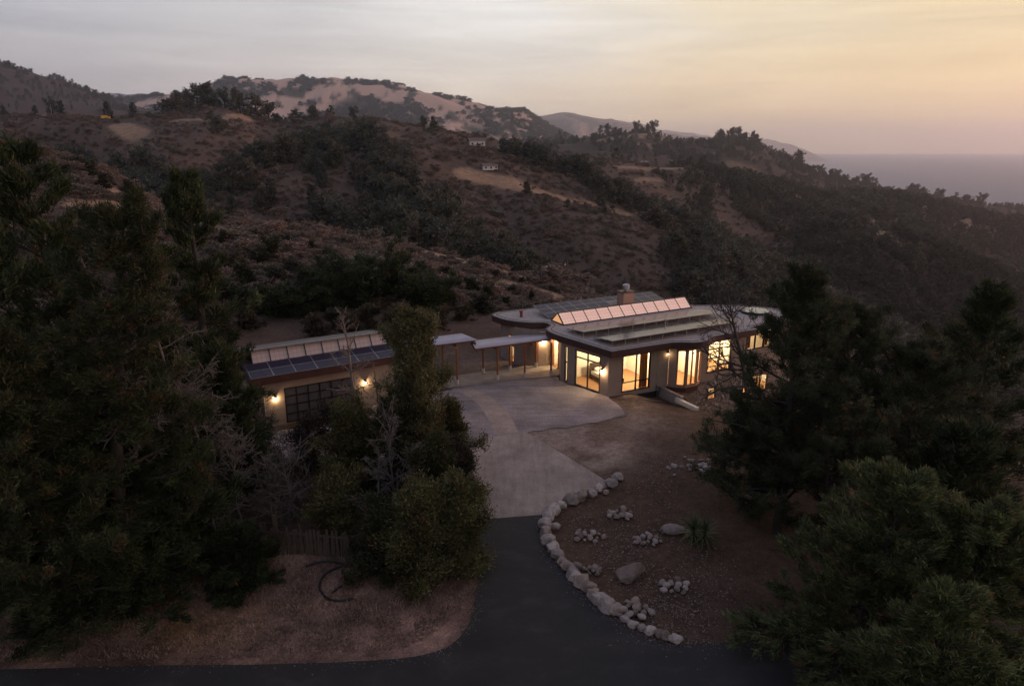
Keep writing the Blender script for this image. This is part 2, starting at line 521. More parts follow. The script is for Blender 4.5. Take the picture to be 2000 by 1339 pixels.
def hit(px, py, ymin=60.0):
    """where the sight line through a photo pixel meets the ground beyond ymin"""
    a, s = pray(px, py)
    ys = _ys[_ys > ymin]
    z = H(a * ys, ys)
    below = np.nonzero(CAM_H + s * ys <= z)[0]
    if len(below) == 0: return None
    y = ys[below[0]]
    return (a * y, y, float(z[below[0]]))

# ground colours (dry grass, chaparral, bare dirt), each with a shape of its own
C_SCRUB = np.array((.098, .070, .058)); C_SCRUB2 = np.array((.075, .058, .048)); C_GRASS = np.array((.27, .185, .125))
C_DIRT = np.array((.095, .063, .046)); C_TANDIRT = np.array((.285, .222, .188)); C_FOREST = np.array((.026, .027, .021))
PATCH = []   # (points, width m, strength) strips and patches of dry grass and graded road
def add_patch(pix, width, ymin, strength=1.0, dist=None):
    pts = []
    for q in pix:
        p = hit(q[0], q[1], ymin)
        if p is not None and (dist is None or p[1] < dist): pts.append(p)
    if pts: PATCH.append((pts, width, strength))
add_patch([(480,444),(560,452),(620,458),(690,466)], 1.6, 75, .8)
add_patch([(700,468),(760,476),(830,490),(900,508),(960,524),(1010,538)], 2.0, 75)
add_patch([(965,548),(1000,556),(1040,566),(1080,578)], 3.2, 72, .9)
add_patch([(170,402),(215,405),(260,412)], 3.2, 90)
add_patch([(0,296),(70,306),(130,322),(190,350),(225,375)], 2.0, 100, .8)
add_patch([(400,440),(430,450)], 2.5, 100, .6)
add_patch([(915,345),(960,352),(1020,366)], 9, 250)
add_patch([(930,350),(1060,378),(1160,402),(1250,430),(1330,462)], 4, 250, .9)
add_patch([(235,247),(260,260),(272,266)], 9, 300)
add_patch([(345,236),(420,234),(480,232),(560,234),(590,235)], 5, 300, .8)
add_patch([(0,229),(90,226)], 5, 300, .8)
add_patch([(1205,328),(1260,331),(1330,328)], 5, 500, .9)
add_patch([(1230,357),(1290,352)], 4, 450, .7)
add_patch([(1480,365),(1550,382),(1610,395)], 14, 500, .9)
add_patch([(1620,400),(1640,408)], 8, 500, .8)
add_patch([(1690,432),(1720,458),(1740,470)], 8, 500, .9)
add_patch([(1690,430),(1740,442),(1785,464)], 7, 500, .9)
add_patch([(1800,437),(1820,450)], 7, 500, .7)
add_patch([(1870,440),(1915,446)], 10, 500, .8)
add_patch([(1900,405),(1945,418),(2000,437)], 9, 500, .8)
add_patch([(1240,268),(1265,266),(1300,272)], 26, 1300, 1.0)
add_patch([(1255,285),(1275,288)], 18, 1300, .8)
add_patch([(1180,272),(1205,270)], 16, 1300, .9)
add_patch([(1365,303),(1385,302)], 12, 1300, .6)
add_patch([(1440,330),(1465,335)], 30, 1300, .35)
def ground_color(x, y, z):
    n1 = fbm(x / 40, y / 40, 51, 5); n2 = fbm(x / 7, y / 7, 61, 4); n3 = fbm(x / 300, y / 300, 71, 4)
    c = C_SCRUB[None] * (1 - n2[:, None]) * 1.1 + C_SCRUB2[None] * n2[:, None]
    g = sstep(.55, .75, n1) * .30
    c = c * (1 - g[:, None]) + (C_GRASS * .62)[None] * g[:, None]
    # the far grass mountain with chaparral in its folds
    fold = ridged(x / 620 + .3, y / 800, 21, 5)
    hi = sstep(.26, .46, fold + .35 * (n3 - .5) + .22 * (fbm(x / 90, y / 90, 81, 4) - .5))
    far = sstep(2700, 3300, y) * (1 - sstep(6000, 8500, y) * .5)
    dark = sstep(.495, .44, .55 * fbm(x / 210, y / 260, 91, 5) + .45 * fbm(x / 55, y / 70, 95, 4) + .07 * sstep(-1600, 200, x) - .02)
    gm = hi * (1 - dark * .95)
    cf = (C_FOREST * 1.6)[None] * (1 - gm[:, None]) + np.array((.52, .345, .27))[None] * gm[:, None]  # far grass paler and pinker: the afterglow is put into its colour
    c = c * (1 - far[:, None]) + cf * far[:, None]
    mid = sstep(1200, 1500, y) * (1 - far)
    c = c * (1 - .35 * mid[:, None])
    for pts, w, s in PATCH:
        dd = np.full_like(x, 1e9)
        P = pts if len(pts) > 1 else pts * 2
        for (ax, ay, az), (bx, by, bz) in zip(P[:-1], P[1:]):
            dx, dy = bx - ax, by - ay; L2 = dx * dx + dy * dy + 1e-6
            t = np.clip(((x - ax) * dx + (y - ay) * dy) / L2, 0, 1)
            dd = np.minimum(dd, np.hypot(x - ax - t * dx, y - ay - t * dy))
        ww = w * (.55 + .9 * fbm(x / (w * 1.5), y / (w * 1.5), 101, 3))
        m = s * sstep(1.15, .75, dd / ww) * (.75 + .25 * sstep(.35, .5, n2))
        c = c * (1 - m[:, None]) + C_GRASS[None] * m[:, None]
    # the yard
    nr = sstep(74, 62, y)
    u, v = h_uv(x, y)
    yard = C_DIRT[None] * (.7 + .6 * n2[:, None])
    q = fbm(x / 3.2, y / 3.2, 111, 4)
    tan = np.exp(-(((x - 4.9) / 4.3) ** 2 + ((y - 41.2) / 5.0) ** 2) ** 3 * .7) * (.35 + .65 * sstep(.34, .52, q)) * (.8 + .2 * sstep(.3, .5, fbm(x / 1.2, y / 1.2, 117, 3)))
    tan = np.maximum(tan, .75 * np.exp(-(((x - 8.0) / 2.6) ** 2 + ((y - 44.3) / 3.0) ** 2)) * (.5 + .5 * sstep(.3, .55, q)))
    yard = yard * (1 - tan[:, None]) + C_TANDIRT[None] * tan[:, None]
    t2 = np.exp(-(((x + 3) / 7) ** 2 + ((y - 57.5) / 3.5) ** 2)) * .3
    yard = yard * (1 - t2[:, None]) + C_TANDIRT[None] * t2[:, None]
    left = sstep(-1.0, -2.2, x) * sstep(31, 28.5, y)
    bank = np.array((.185, .118, .092))[None] * (.25 + 1.5 * fbm(x / 1.6, y / 1.6, 121, 4)[:, None]) * (.6 + .8 * fbm(x / 4.5, y / 3.5, 127, 3)[:, None])
    orange = np.exp(-(((x + 12.2) / 2.2) ** 2 + ((y - 23.2) / 1.3) ** 2)) * .75
    bank = bank * (1 - orange[:, None]) + np.array((.26, .135, .06))[None] * orange[:, None]
    yard = yard * (1 - left[:, None]) + bank * left[:, None]
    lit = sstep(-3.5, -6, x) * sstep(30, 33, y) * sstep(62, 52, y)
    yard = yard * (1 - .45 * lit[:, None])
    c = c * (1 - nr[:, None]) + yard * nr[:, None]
    return c
def make_ground():
    ys = [-25.0]
    while ys[-1] < 27000:
        y = ys[-1]
        ys.append(y + (.30 if 17 < y < 62 else (3.0 if y < 17 else max(.35, min(y * .0085, (y - 60) * .06 + .35) if y < 5000 else y * .014))))
    ys = np.array(ys)
    us = np.linspace(-1, 1, 721)
    us = us * (.70 + .30 * us * us)
    Y = np.repeat(ys[:, None], len(us), 1)
    X = us[None] * (Y + 70.0) * 1.25
    x, y = X.ravel(), Y.ravel()
    z = H(x, y)
    c = ground_color(x, y, z)
    nr, nc = len(ys), len(us)
    i = (np.arange(nr - 1)[:, None] * nc + np.arange(nc - 1)[None]).ravel()
    F = np.stack([i, i + 1, i + nc + 1, i + nc], 1)
    m, nt, b = new_mat('ground_soil')
    N, L = nt.nodes, nt.links
    b.inputs['Roughness'].default_value = .95
    b.inputs['Specular IOR Level'].default_value = .1
    at = N.new('ShaderNodeAttribute'); at.attribute_name = 'Col'
    geo = N.new('ShaderNodeNewGeometry')
    fac = None
    for sc, lo, hi in ((.35, .75, 1.25), (2.2, .7, 1.3), (14.0, .55, 1.45)):
        nz = N.new('ShaderNodeTexNoise'); nz.inputs['Scale'].default_value = sc
        nz.inputs['Detail'].default_value = 5; nz.inputs['Roughness'].default_value = .65
        L.new(geo.outputs['Position'], nz.inputs['Vector'])
        mr = N.new('ShaderNodeMapRange'); mr.inputs['From Min'].default_value = .3; mr.inputs['From Max'].default_value = .7
        mr.inputs['To Min'].default_value = lo; mr.inputs['To Max'].default_value = hi
        L.new(nz.outputs[0], mr.inputs['Value'])
        if fac is None: fac = mr.outputs[0]
        else:
            mm = N.new('ShaderNodeMath'); mm.operation = 'MULTIPLY'
            L.new(fac, mm.inputs[0]); L.new(mr.outputs[0], mm.inputs[1]); fac = mm.outputs[0]
    sc = N.new('ShaderNodeVectorMath'); sc.operation = 'SCALE'
    L.new(at.outputs['Color'], sc.inputs[0]); L.new(fac, sc.inputs['Scale'])
    L.new(sc.outputs[0], b.inputs['Base Color'])
    nb = N.new('ShaderNodeTexNoise'); nb.inputs['Scale'].default_value = 9; nb.inputs['Detail'].default_value = 7; nb.inputs['Roughness'].default_value = .7
    L.new(geo.outputs['Position'], nb.inputs['Vector'])
    bp = N.new('ShaderNodeBump'); bp.inputs['Distance'].default_value = .09
    L.new(nb.outputs[0], bp.inputs['Height']); L.new(bp.outputs[0], b.inputs['Normal'])
    me = np_mesh('ground', np.stack([x, y, z], 1), F, m, True, c)
    o = mobj('ground', me)
    tag(o, 'brown dirt yard running out into scrub covered coastal hills', kind='structure')
    return o
ground = make_ground()

SEA_Z = -240.0
def make_sea():
    m, nt, b = new_mat('sea_water')
    N, L = nt.nodes, nt.links
    b.inputs['Base Color'].default_value = (.09, .12, .22, 1)
    b.inputs['Specular IOR Level'].default_value = .12
    b.inputs['Roughness'].default_value = .4
    b.inputs['IOR'].default_value = 1.33
    geo = N.new('ShaderNodeNewGeometry')
    nz = N.new('ShaderNodeTexNoise'); nz.inputs['Scale'].default_value = .01; nz.inputs['Detail'].default_value = 8; nz.inputs['Roughness'].default_value = .7
    L.new(geo.outputs['Position'], nz.inputs['Vector'])
    bp = N.new('ShaderNodeBump'); bp.inputs['Distance'].default_value = 9.0
    L.new(nz.outputs[0], bp.inputs['Height']); L.new(bp.outputs[0], b.inputs['Normal'])
    mb = MB(); mb.add([(-14000, 1500, SEA_Z), (34000, -9000, SEA_Z), (34000, 34000, SEA_Z), (-14000, 34000, SEA_Z)], [(0, 1, 2, 3)])
    o = mb.build('sea', m)
    tag(o, 'calm mauve ocean fading into smoky haze', kind='structure')
make_sea()

# ------------------------------------------------------------------ driveway, court, slabs
def sheet(name, poly, z, m, thick=None, label=None, wob=.0, sub=.5):
    """flat ground sheet from an outline, its edge broken up a little"""
    out = []
    n = len(poly)
    for i in range(n):
        a = np.array(poly[i][:2], float); b = np.array(poly[(i + 1) % n][:2], float)
        k = max(1, int(np.linalg.norm(b - a) / sub))
        for j in range(k):
            p = a + (b - a) * j / k
            if wob:
                p = p + wob * np.array([fbm(p[0] * 1.3, p[1] * 1.3, 5, 3) - .5, fbm(p[0] * 1.3 + 40, p[1] * 1.3, 6, 3) - .5]).ravel() * 2
            out.append((float(p[0]), float(p[1])))
    bm = bmesh.new()
    vs = [bm.verts.new((p[0], p[1], z)) for p in out]
    f = bm.faces.new(vs)
    f.normal_update()
    if f.normal.z < 0: f.normal_flip()
    if thick:
        r = bmesh.ops.extrude_face_region(bm, geom=[f])
        for e in r['geom']:
            if isinstance(e, bmesh.types.BMVert): e.co.z -= thick
    bmesh.ops.triangulate(bm, faces=bm.faces[:])
    me = bpy.data.meshes.new(name); bm.to_mesh(me); bm.free()
    me.materials.append(m)
    o = mobj(name, me)
    return tag(o, label, kind='structure')

def asphalt_mat():
    m, nt, b = new_mat('asphalt_worn')
    N, L = nt.nodes, nt.links
    geo = N.new('ShaderNodeNewGeometry')
    def nz(sc, det, st=(1, 1, 1)):
        mp = N.new('ShaderNodeMapping'); mp.inputs['Scale'].default_value = st
        L.new(geo.outputs['Position'], mp.inputs['Vector'])
        t = N.new('ShaderNodeTexNoise'); t.inputs['Scale'].default_value = sc; t.inputs['Detail'].default_value = det; t.inputs['Roughness'].default_value = .65
        L.new(mp.outputs[0], t.inputs['Vector']); return t.outputs[0]
    r = N.new('ShaderNodeValToRGB'); ramp_set(r, [(.28, (.009, .009, .010)), (.5, (.015, .0145, .015)), (.68, (.029, .026, .025))])
    L.new(nz(.55, 6, (1, 1.6, 1)), r.inputs[0])
    r2 = N.new('ShaderNodeMapRange'); r2.inputs['From Min'].default_value = .3; r2.inputs['From Max'].default_value = .7; r2.inputs['To Min'].default_value = .6; r2.inputs['To Max'].default_value = 1.5
    L.new(nz(45, 4), r2.inputs['Value'])
    # pale dust scuffs dragged across the asphalt
    r3 = N.new('ShaderNodeMapRange'); r3.inputs['From Min'].default_value = .62; r3.inputs['From Max'].default_value = .8
    L.new(nz(.9, 7, (.35, 1.8, 1)), r3.inputs['Value'])
    sc = N.new('ShaderNodeVectorMath'); sc.operation = 'SCALE'
    L.new(r.outputs[0], sc.inputs[0]); L.new(r2.outputs[0], sc.inputs['Scale'])
    mx = N.new('ShaderNodeMix'); mx.data_type = 'RGBA'; mx.inputs['B'].default_value = (.05, .042, .038, 1)
    L.new(r3.outputs[0], mx.inputs['Factor']); L.new(sc.outputs[0], mx.inputs['A'])
    L.new(mx.outputs['Result'], b.inputs['Base Color'])
    b.inputs['Roughness'].default_value = .85
    bp = N.new('ShaderNodeBump'); bp.inputs['Distance'].default_value = .01
    L.new(nz(60, 4), bp.inputs['Height']); L.new(bp.outputs[0], b.inputs['Normal'])
    return m
M_ASPHALT = asphalt_mat()
M_SLAB = mat('drive_concrete', (.34, .275, .245), (.26, .21, .19), 1.1, .9, bump=.006, bscale=30)
M_COURT = mat('court_gravel', (.30, .255, .255), (.18, .155, .158), 9.0, .95, bump=.03, bscale=22, contrast=(.35, .65))
M_PATH = mat('path_fines', (.34, .275, .24), (.26, .205, .18), 3.0, .95, bump=.01, bscale=30)
M_WALK = mat('walk_concrete', (.30, .245, .21), (.22, .185, .165), 1.6, .85, bump=.004, bscale=25)
def stain(m, scale, lo, hi, stretch=(1, 1, 1), c=(.36, .64)):
    nt = m.node_tree; b = nt.nodes['Principled BSDF']; src = b.inputs['Base Color'].links[0].from_socket
    geo = nt.nodes.new('ShaderNodeNewGeometry'); mp = nt.nodes.new('ShaderNodeMapping'); mp.inputs['Scale'].default_value = stretch; mp.inputs['Rotation'].default_value = (0, 0, .35)
    nt.links.new(geo.outputs['Position'], mp.inputs['Vector'])
    nz = nt.nodes.new('ShaderNodeTexNoise'); nz.inputs['Scale'].default_value = scale; nz.inputs['Detail'].default_value = 7; nz.inputs['Roughness'].default_value = .65
    nt.links.new(mp.outputs[0], nz.inputs['Vector'])
    mr = nt.nodes.new('ShaderNodeMapRange'); mr.inputs['From Min'].default_value, mr.inputs['From Max'].default_value = c; mr.inputs['To Min'].default_value = lo; mr.inputs['To Max'].default_value = hi
    nt.links.new(nz.outputs[0], mr.inputs['Value'])
    sc = nt.nodes.new('ShaderNodeVectorMath'); sc.operation = 'SCALE'
    nt.links.new(src, sc.inputs[0]); nt.links.new(mr.outputs[0], sc.inputs['Scale']); nt.links.new(sc.outputs[0], b.inputs['Base Color'])
stain(M_SLAB, .35, .8, 1.15); stain(M_SLAB, 1.6, .84, 1.08, (2.2, .25, 1)); stain(M_SLAB, 16, .78, 1.18)
stain(M_COURT, .4, .75, 1.2); stain(M_COURT, 1.3, .8, 1.12, (.3, 1.8, 1)); stain(M_PATH, .6, .8, 1.15); stain(M_PATH, 14, .8, 1.2); stain(M_WALK, .8, .8, 1.12)
E_ = lambda L_: [gp(*q)[:2] for q in L_]
def smooth_poly(pix, n=5):
    return [tuple(p) for p in catmull(E_(pix), n)]
# asphalt: the road along the bottom and the apron that sweeps up to the court
asph = smooth_poly([(0,1306),(300,1300),(600,1295),(780,1285),(860,1268),(905,1235),(925,1190),(936,1130),(938,1070),(932,1014)]) + \
       smooth_poly([(1064,1004),(1058,1030),(1066,1065),(1090,1105),(1130,1150),(1180,1195),(1240,1232),(1300,1254),(1380,1256),(1480,1250),(1560,1242),(1800,1225),(2060,1205)])
asph = [(-60, asph[0][1] - 1.5), (-30, asph[0][1] - .4)] + asph + [(40, asph[-1][1] + 1.0), (60, asph[-1][1] + 2), (60, -12), (-60, -12)]
sheet('asphalt_drive', asph, .012, M_ASPHALT, .10, 'black asphalt road with an apron sweeping up to the court', .05, .6)
slab = E_([(870,1019),(932,1014.5),(1064,1004.5),(1085,990),(1140,968),(1196,946),(1110,893),(1026,843),(950,856),(880,869),(840,900)])
sheet('concrete_drive', slab, .016, M_SLAB, .10, 'pinkish concrete drive slab between the asphalt and the gravel court')
court = [gp(840, 905)[:2], gp(880, 870)[:2], gp(950, 857)[:2], gp(1026, 844)[:2], gp(1130, 831)[:2], gp(1222, 812)[:2], gp(1205, 790)[:2], gp(1188, 777)[:2],
         h_xy(-.05, .15)[:2], h_xy(-.35, 1.2)[:2], h_xy(-1.3, 4.9)[:2], h_xy(-.9, 7.2)[:2], gp(1000, 735)[:2], gp(940, 748)[:2], gp(893, 757)[:2], gp(830, 770)[:2], (-9.2, 46.0), (-16, 41.9), (-14.5, 38.5), (-8.5, 37.0)]
sheet('gravel_court', court, .012, M_COURT, .10, 'grey gravel parking court in front of the house', .34)
path = smooth_poly([(1012,843.5),(1000,818),(978,790),(948,770),(918,758)]) + smooth_poly([(893,762),(915,775),(938,795),(955,822),(965,851)])
sheet('footpath', path, .0175, M_PATH, None, 'pale packed path curving over the gravel court', .05)

# ------------------------------------------------------------------ rocks
def rock_mesh(name, seed, m, sub=3, flat=.78, facets=18, rough=.13):
    r = np.random.default_rng(seed)
    bm = bmesh.new(); bmesh.ops.create_icosphere(bm, subdivisions=sub, radius=1)
    V = np.array([v.co[:] for v in bm.verts]); 
    for _ in range(facets):              # knock flats off it, as a split boulder has
        d = r.normal(size=3); d /= np.linalg.norm(d); c = r.uniform(.55, .85)
        over = np.maximum(V @ d - c, 0)
        V -= over[:, None] * d[None] * .96
    n = fbm(V[:, 0] * 2.2 + V[:, 2] * 1.3 + seed, V[:, 1] * 2.2 - V[:, 2] * 1.7, seed, 4) - .5
    V *= (1 + rough * 2 * n)[:, None]
    V *= np.array([r.uniform(.9, 1.15), r.uniform(.75, 1.0), flat * r.uniform(.85, 1.1)])
    for v, c in zip(bm.verts, V): v.co = c
    me = bpy.data.meshes.new(name); bm.to_mesh(me); bm.free()
    me.materials.append(m)
    return me
def granite(name, c1, c2, *a, **k):
    m = mat(name, c1, c2, *a, **k)            # each stone its own tone
    nt = m.node_tree; b = nt.nodes['Principled BSDF']; src = b.inputs['Base Color'].links[0].from_socket
    oi = nt.nodes.new('ShaderNodeObjectInfo'); mr = nt.nodes.new('ShaderNodeMapRange'); mr.inputs['To Min'].default_value = .62; mr.inputs['To Max'].default_value = 1.2
    nt.links.new(oi.outputs['Random'], mr.inputs['Value'])
    sc = nt.nodes.new('ShaderNodeVectorMath'); sc.operation = 'SCALE'
    nt.links.new(src, sc.inputs[0]); nt.links.new(mr.outputs[0], sc.inputs['Scale']); nt.links.new(sc.outputs[0], b.inputs['Base Color'])
    return m
M_GRANITE = granite('pale_granite', (.48, .42, .385), (.25, .215, .20), 2.6, .9, bump=.05, bscale=9)
M_GRANITE2 = granite('warm_granite', (.37, .29, .24), (.19, .155, .14), 2.2, .9, bump=.05, bscale=9)
BOULD = [rock_mesh('boulder', 100 + i, M_GRANITE if i % 3 else M_GRANITE2) for i in range(8)]
PEB = [rock_mesh('stone', 200 + i, M_GRANITE if i % 2 else M_GRANITE2, 2, .7, 6) for i in range(6)]
rr = random.Random(3)
ORD = 'first second third fourth fifth sixth seventh eighth ninth tenth eleventh twelfth thirteenth fourteenth fifteenth sixteenth'.split()
border = [(1208,936),(1192,948),(1172,957),(1152,966),(1134,974),(1116,981),(1100,990),(1085,1000),(1073,1013),(1066,1028),(1066,1044),(1072,1059),(1080,1074),(1088,1087),(1098,1100),(1108,1111),(1117,1122),(1126,1133),(1137,1142),(1148,1152),(1159,1162),(1172,1174),(1187,1185),(1203,1196),(1219,1209),(1237,1221),(1254,1229),(1270,1235),(1285,1241),(1299,1245),(1312,1249),(1323,1252)]
for i, q in enumerate(border):
    x, y, _ = gp(*q)
    big = .43 if i < 24 else .29
    s = big * rr.uniform(.82, 1.15)
    d = gp(*border[min(i + 1, len(border) - 1)]); e = gp(*border[max(i - 1, 0)])
    ang = math.atan2(d[1] - e[1], d[0] - e[0])
    nx, ny = math.sin(ang), -math.cos(ang)
    o = mobj('boulder', BOULD[rr.randrange(8)], None, (x + rr.uniform(-.05, .05), y + rr.uniform(-.05, .05), s * .34),
             (rr.uniform(-.3, .3), rr.uniform(-.3, .3), ang + rr.uniform(-.4, .4)), (s * rr.uniform(.95, 1.15), s * rr.uniform(.9, 1.1), s * rr.uniform(.9, 1.15)))
    if i == 0: lab = 'pale end boulder of the curved stone border, at the concrete drive'
    elif i == len(border) - 1: lab = 'small end stone of the curved border where it meets the road'
    elif i < 8: lab = ORD[i] + ' boulder of the border counted from its concrete drive end'
    elif i < 24: lab = ORD[i - 8] + ' boulder of the border along the asphalt after the concrete drive corner'
    else: lab = ORD[len(border) - 1 - i] + ' stone of the border counted from its road end'
    tag(o, lab, 'boulder', 'boulders of the curved driveway border')
    if i in (2, 9, 15):                  # a second stone wedged in the row
        s2 = s * .62
        o = mobj('boulder', BOULD[rr.randrange(8)], None, (x - nx * .45, y - ny * .45, s2 * .35), (rr.uniform(-.3, .3), 0, rr.uniform(0, 6)), s2)
        tag(o, {2: 'smaller boulder wedged behind the border beside the concrete drive', 9: 'smaller boulder wedged behind the border at its bend', 15: 'smaller boulder wedged behind the border along the asphalt'}[i], 'boulder', 'boulders of the curved driveway border')
bx, by, _ = gp(1230, 1128)
big = mobj('boulder', rock_mesh('large_boulder', 321, M_GRANITE2, 4, .62, 12, .07), None, (bx, by, .28), (.1, -.12, .35), (.82, .62, .62))
tag(big, 'large flat sided tan boulder lying alone in the dirt bed', 'boulder')
bx, by, _ = gp(1314, 1038)
o = mobj('boulder', rock_mesh('yucca_boulder', 345, M_GRANITE, 3, .7, 10), None, (bx, by, .2), (.1, .1, .2), (.55, .45, .42))
tag(o, 'grey boulder sitting against the spiky yucca plants', 'boulder')
def stone_pile(px, py, n, rad, label, s0=.09, s1=.21):
    cx, cy, _ = gp(px, py)
    for k in range(n):
        a = k * 2.4; r_ = rad * math.sqrt((k + .5) / n)
        x, y = cx + r_ * math.cos(a) * 1.15, cy + r_ * math.sin(a) * .9
        s = rr.uniform(s0, s1)
        lift = max(0, .12 * (1 - r_ / rad))
        o = mobj('stone', PEB[rr.randrange(6)], None, (x, y, max(h1(x, y), .0) + s * .3 + lift), (rr.uniform(-.5, .5), rr.uniform(-.5, .5), rr.uniform(0, 6.3)), s)
        tag(o, label, 'stone', label.replace('pale stone in ', 'stones of '))
stone_pile(1212, 1004, 13, .62, 'pale stone in the low pile nearest the concrete drive')
stone_pile(1150, 1048, 15, .64, 'pale stone in the pile just inside the border by the apron')
stone_pile(1263, 1055, 14, .60, 'pale stone in the pile beside the yucca boulder')
stone_pile(1157, 1114, 12, .38, 'pale stone in the small pile between border and large boulder', .09, .17)
stone_pile(1319, 1146, 13, .58, 'pale stone in the pile on the road side of the bed')
stone_pile(1236, 1192, 14, .66, 'pale stone in the pile against the border below the large boulder', .15, .27)
stone_pile(1298, 1036, 8, .25, 'pale stone in the cluster at the foot of the yucca boulder', .06, .12)
for k in range(58):                      # loose rubble strewn in front of the pines
    px, py = rr.gauss(1376, 28), rr.gauss(913, 8)
    x, y, _ = gp(px, py)
    s = rr.uniform(.07, .2)
    o = mobj('stone', PEB[rr.randrange(6)], None, (x, y, h1(x, y) + s * .25), (rr.uniform(-.5, .5), rr.uniform(-.5, .5), rr.uniform(0, 6.3)), s)
    tag(o, 'loose rubble stone strewn on the dirt in front of the pines', 'stone', 'rubble stones in front of the pines')

# ------------------------------------------------------------------ the house
M_WALL = mat('rammed_wall', (.30, .235, .195), (.235, .185, .155), .9, .9, bump=.006, bscale=14)
M_CORE = mat('wall_core', (.12, .095, .08), (.09, .075, .065), 2, .95)
M_WHITE = mat('interior_plaster', (.80, .76, .68), (.74, .70, .62), 1, .9)
M_FLOORW = mat('oak_floor', (.34, .18, .085), (.25, .13, .06), 4, .45, stretch=(1, 12, 1))
M_BRONZE = mat('bronze_frame', (.018, .015, .014), (.028, .022, .02), 5, .5, metal=.3)
M_WOODF = mat('fir_frame', (.30, .13, .05), (.22, .09, .035), 6, .6, stretch=(8, 8, 1))
M_FASCIA = mat('copper_fascia', (.095, .045, .036), (.06, .032, .028), 1.5, .5, metal=.35, bump=.004, bscale=6)
M_ROOFG = mat('roof_gravel', (.42, .38, .365), (.24, .22, .215), 5, .95, bump=.03, bscale=18)
M_TRIM = mat('roof_trim', (.05, .04, .042), (.03, .027, .03), 3, .6)
M_ALU = mat('aluminium', (.42, .42, .44), (.34, .34, .36), 6, .4, metal=.8)
M_FOUND = mat('black_membrane', (.012, .011, .012), (.02, .018, .018), 4, .7)
M_CHIM = mat('chimney_stucco', (.34, .22, .17), (.26, .17, .135), 3, .9, bump=.006, stretch=(1, 1, .3))
def glass_mat(name, tint=(.95, .95, .93), rough=.02):
    m = bpy.data.materials.new(name); m.use_nodes = True
    nt = m.node_tree; nt.nodes.clear()
    o = nt.nodes.new('ShaderNodeOutputMaterial'); mx = nt.nodes.new('ShaderNodeMixShader')
    t = nt.nodes.new('ShaderNodeBsdfTransparent'); t.inputs[0].default_value = (*tint, 1)
    g = nt.nodes.new('ShaderNodeBsdfGlossy'); g.inputs['Roughness'].default_value = rough
    nz = nt.nodes.new('ShaderNodeTexNoise'); nz.inputs['Scale'].default_value = 1.5
    mr = nt.nodes.new('ShaderNodeMapRange'); mr.inputs['To Min'].default_value = rough; mr.inputs['To Max'].default_value = rough + .03
    nt.links.new(nz.outputs[0], mr.inputs['Value']); nt.links.new(mr.outputs[0], g.inputs['Roughness'])
    lw = nt.nodes.new('ShaderNodeLayerWeight'); lw.inputs['Blend'].default_value = .5
    pw = nt.nodes.new('ShaderNodeMath'); pw.operation = 'POWER'; pw.inputs[1].default_value = 4.0
    nt.links.new(lw.outputs['Facing'], pw.inputs[0])
    f = nt.nodes.new('ShaderNodeMath'); f.operation = 'MULTIPLY_ADD'; f.inputs[1].default_value = .8; f.inputs[2].default_value = .03
    nt.links.new(pw.outputs[0], f.inputs[0])
    nt.links.new(f.outputs[0], mx.inputs[0]); nt.links.new(t.outputs[0], mx.inputs[1]); nt.links.new(g.outputs[0], mx.inputs[2])
    nt.links.new(mx.outputs[0], o.inputs[0])
    return m
M_GLASS = glass_mat('window_glass')
def solar_mat(name='solar_glass', spec=.2, k=1.0):
    m, nt, b = new_mat(name)
    N, L = nt.nodes, nt.links
    tc = N.new('ShaderNodeTexCoord')
    br = N.new('ShaderNodeTexBrick'); br.offset = 0.0
    br.inputs['Color1'].default_value = (.017 * k, .015 * k, .026 * k, 1); br.inputs['Color2'].default_value = (.021 * k, .019 * k, .032 * k, 1)
    br.inputs['Mortar'].default_value = (.05, .055, .075, 1); br.inputs['Scale'].default_value = 1
    br.inputs['Brick Width'].default_value = .16; br.inputs['Row Height'].default_value = .16; br.inputs['Mortar Size'].default_value = .006
    L.new(tc.outputs['Object'], br.inputs['Vector'])
    L.new(br.outputs[0], b.inputs['Base Color'])
    b.inputs['Roughness'].default_value = .16; b.inputs['Specular IOR Level'].default_value = spec
    return m
M_SOLAR = solar_mat()
M_SOLAR2 = solar_mat('dull_blue_solar_glass', .10, 1.7)  # same panel glass; this copy's colour and sheen hold a weaker sky reflection
def lamp(kind, loc, power, color=(1, .72, .42), size=.06, parent=None):
    d = bpy.data.lights.new('lamp_light', kind); d.energy = power; d.color = color
    if kind == 'POINT': d.shadow_soft_size = size
    if kind == 'AREA': d.shape = 'DISK'; d.size = size
    o = bpy.data.objects.new('bulb_light', d); o.location = loc
    return link(o, parent)
def emit_mat(name, c, s):
    m = bpy.data.materials.new(name); m.use_nodes = True
    nt = m.node_tree; nt.nodes.clear()
    o = nt.nodes.new('ShaderNodeOutputMaterial'); e = nt.nodes.new('ShaderNodeEmission')
    e.inputs[0].default_value = (*c, 1); e.inputs[1].default_value = s
    nt.links.new(e.outputs[0], o.inputs[0]); return m
M_BULB = emit_mat('lit_bulb', (1, .78, .45), 14.0)

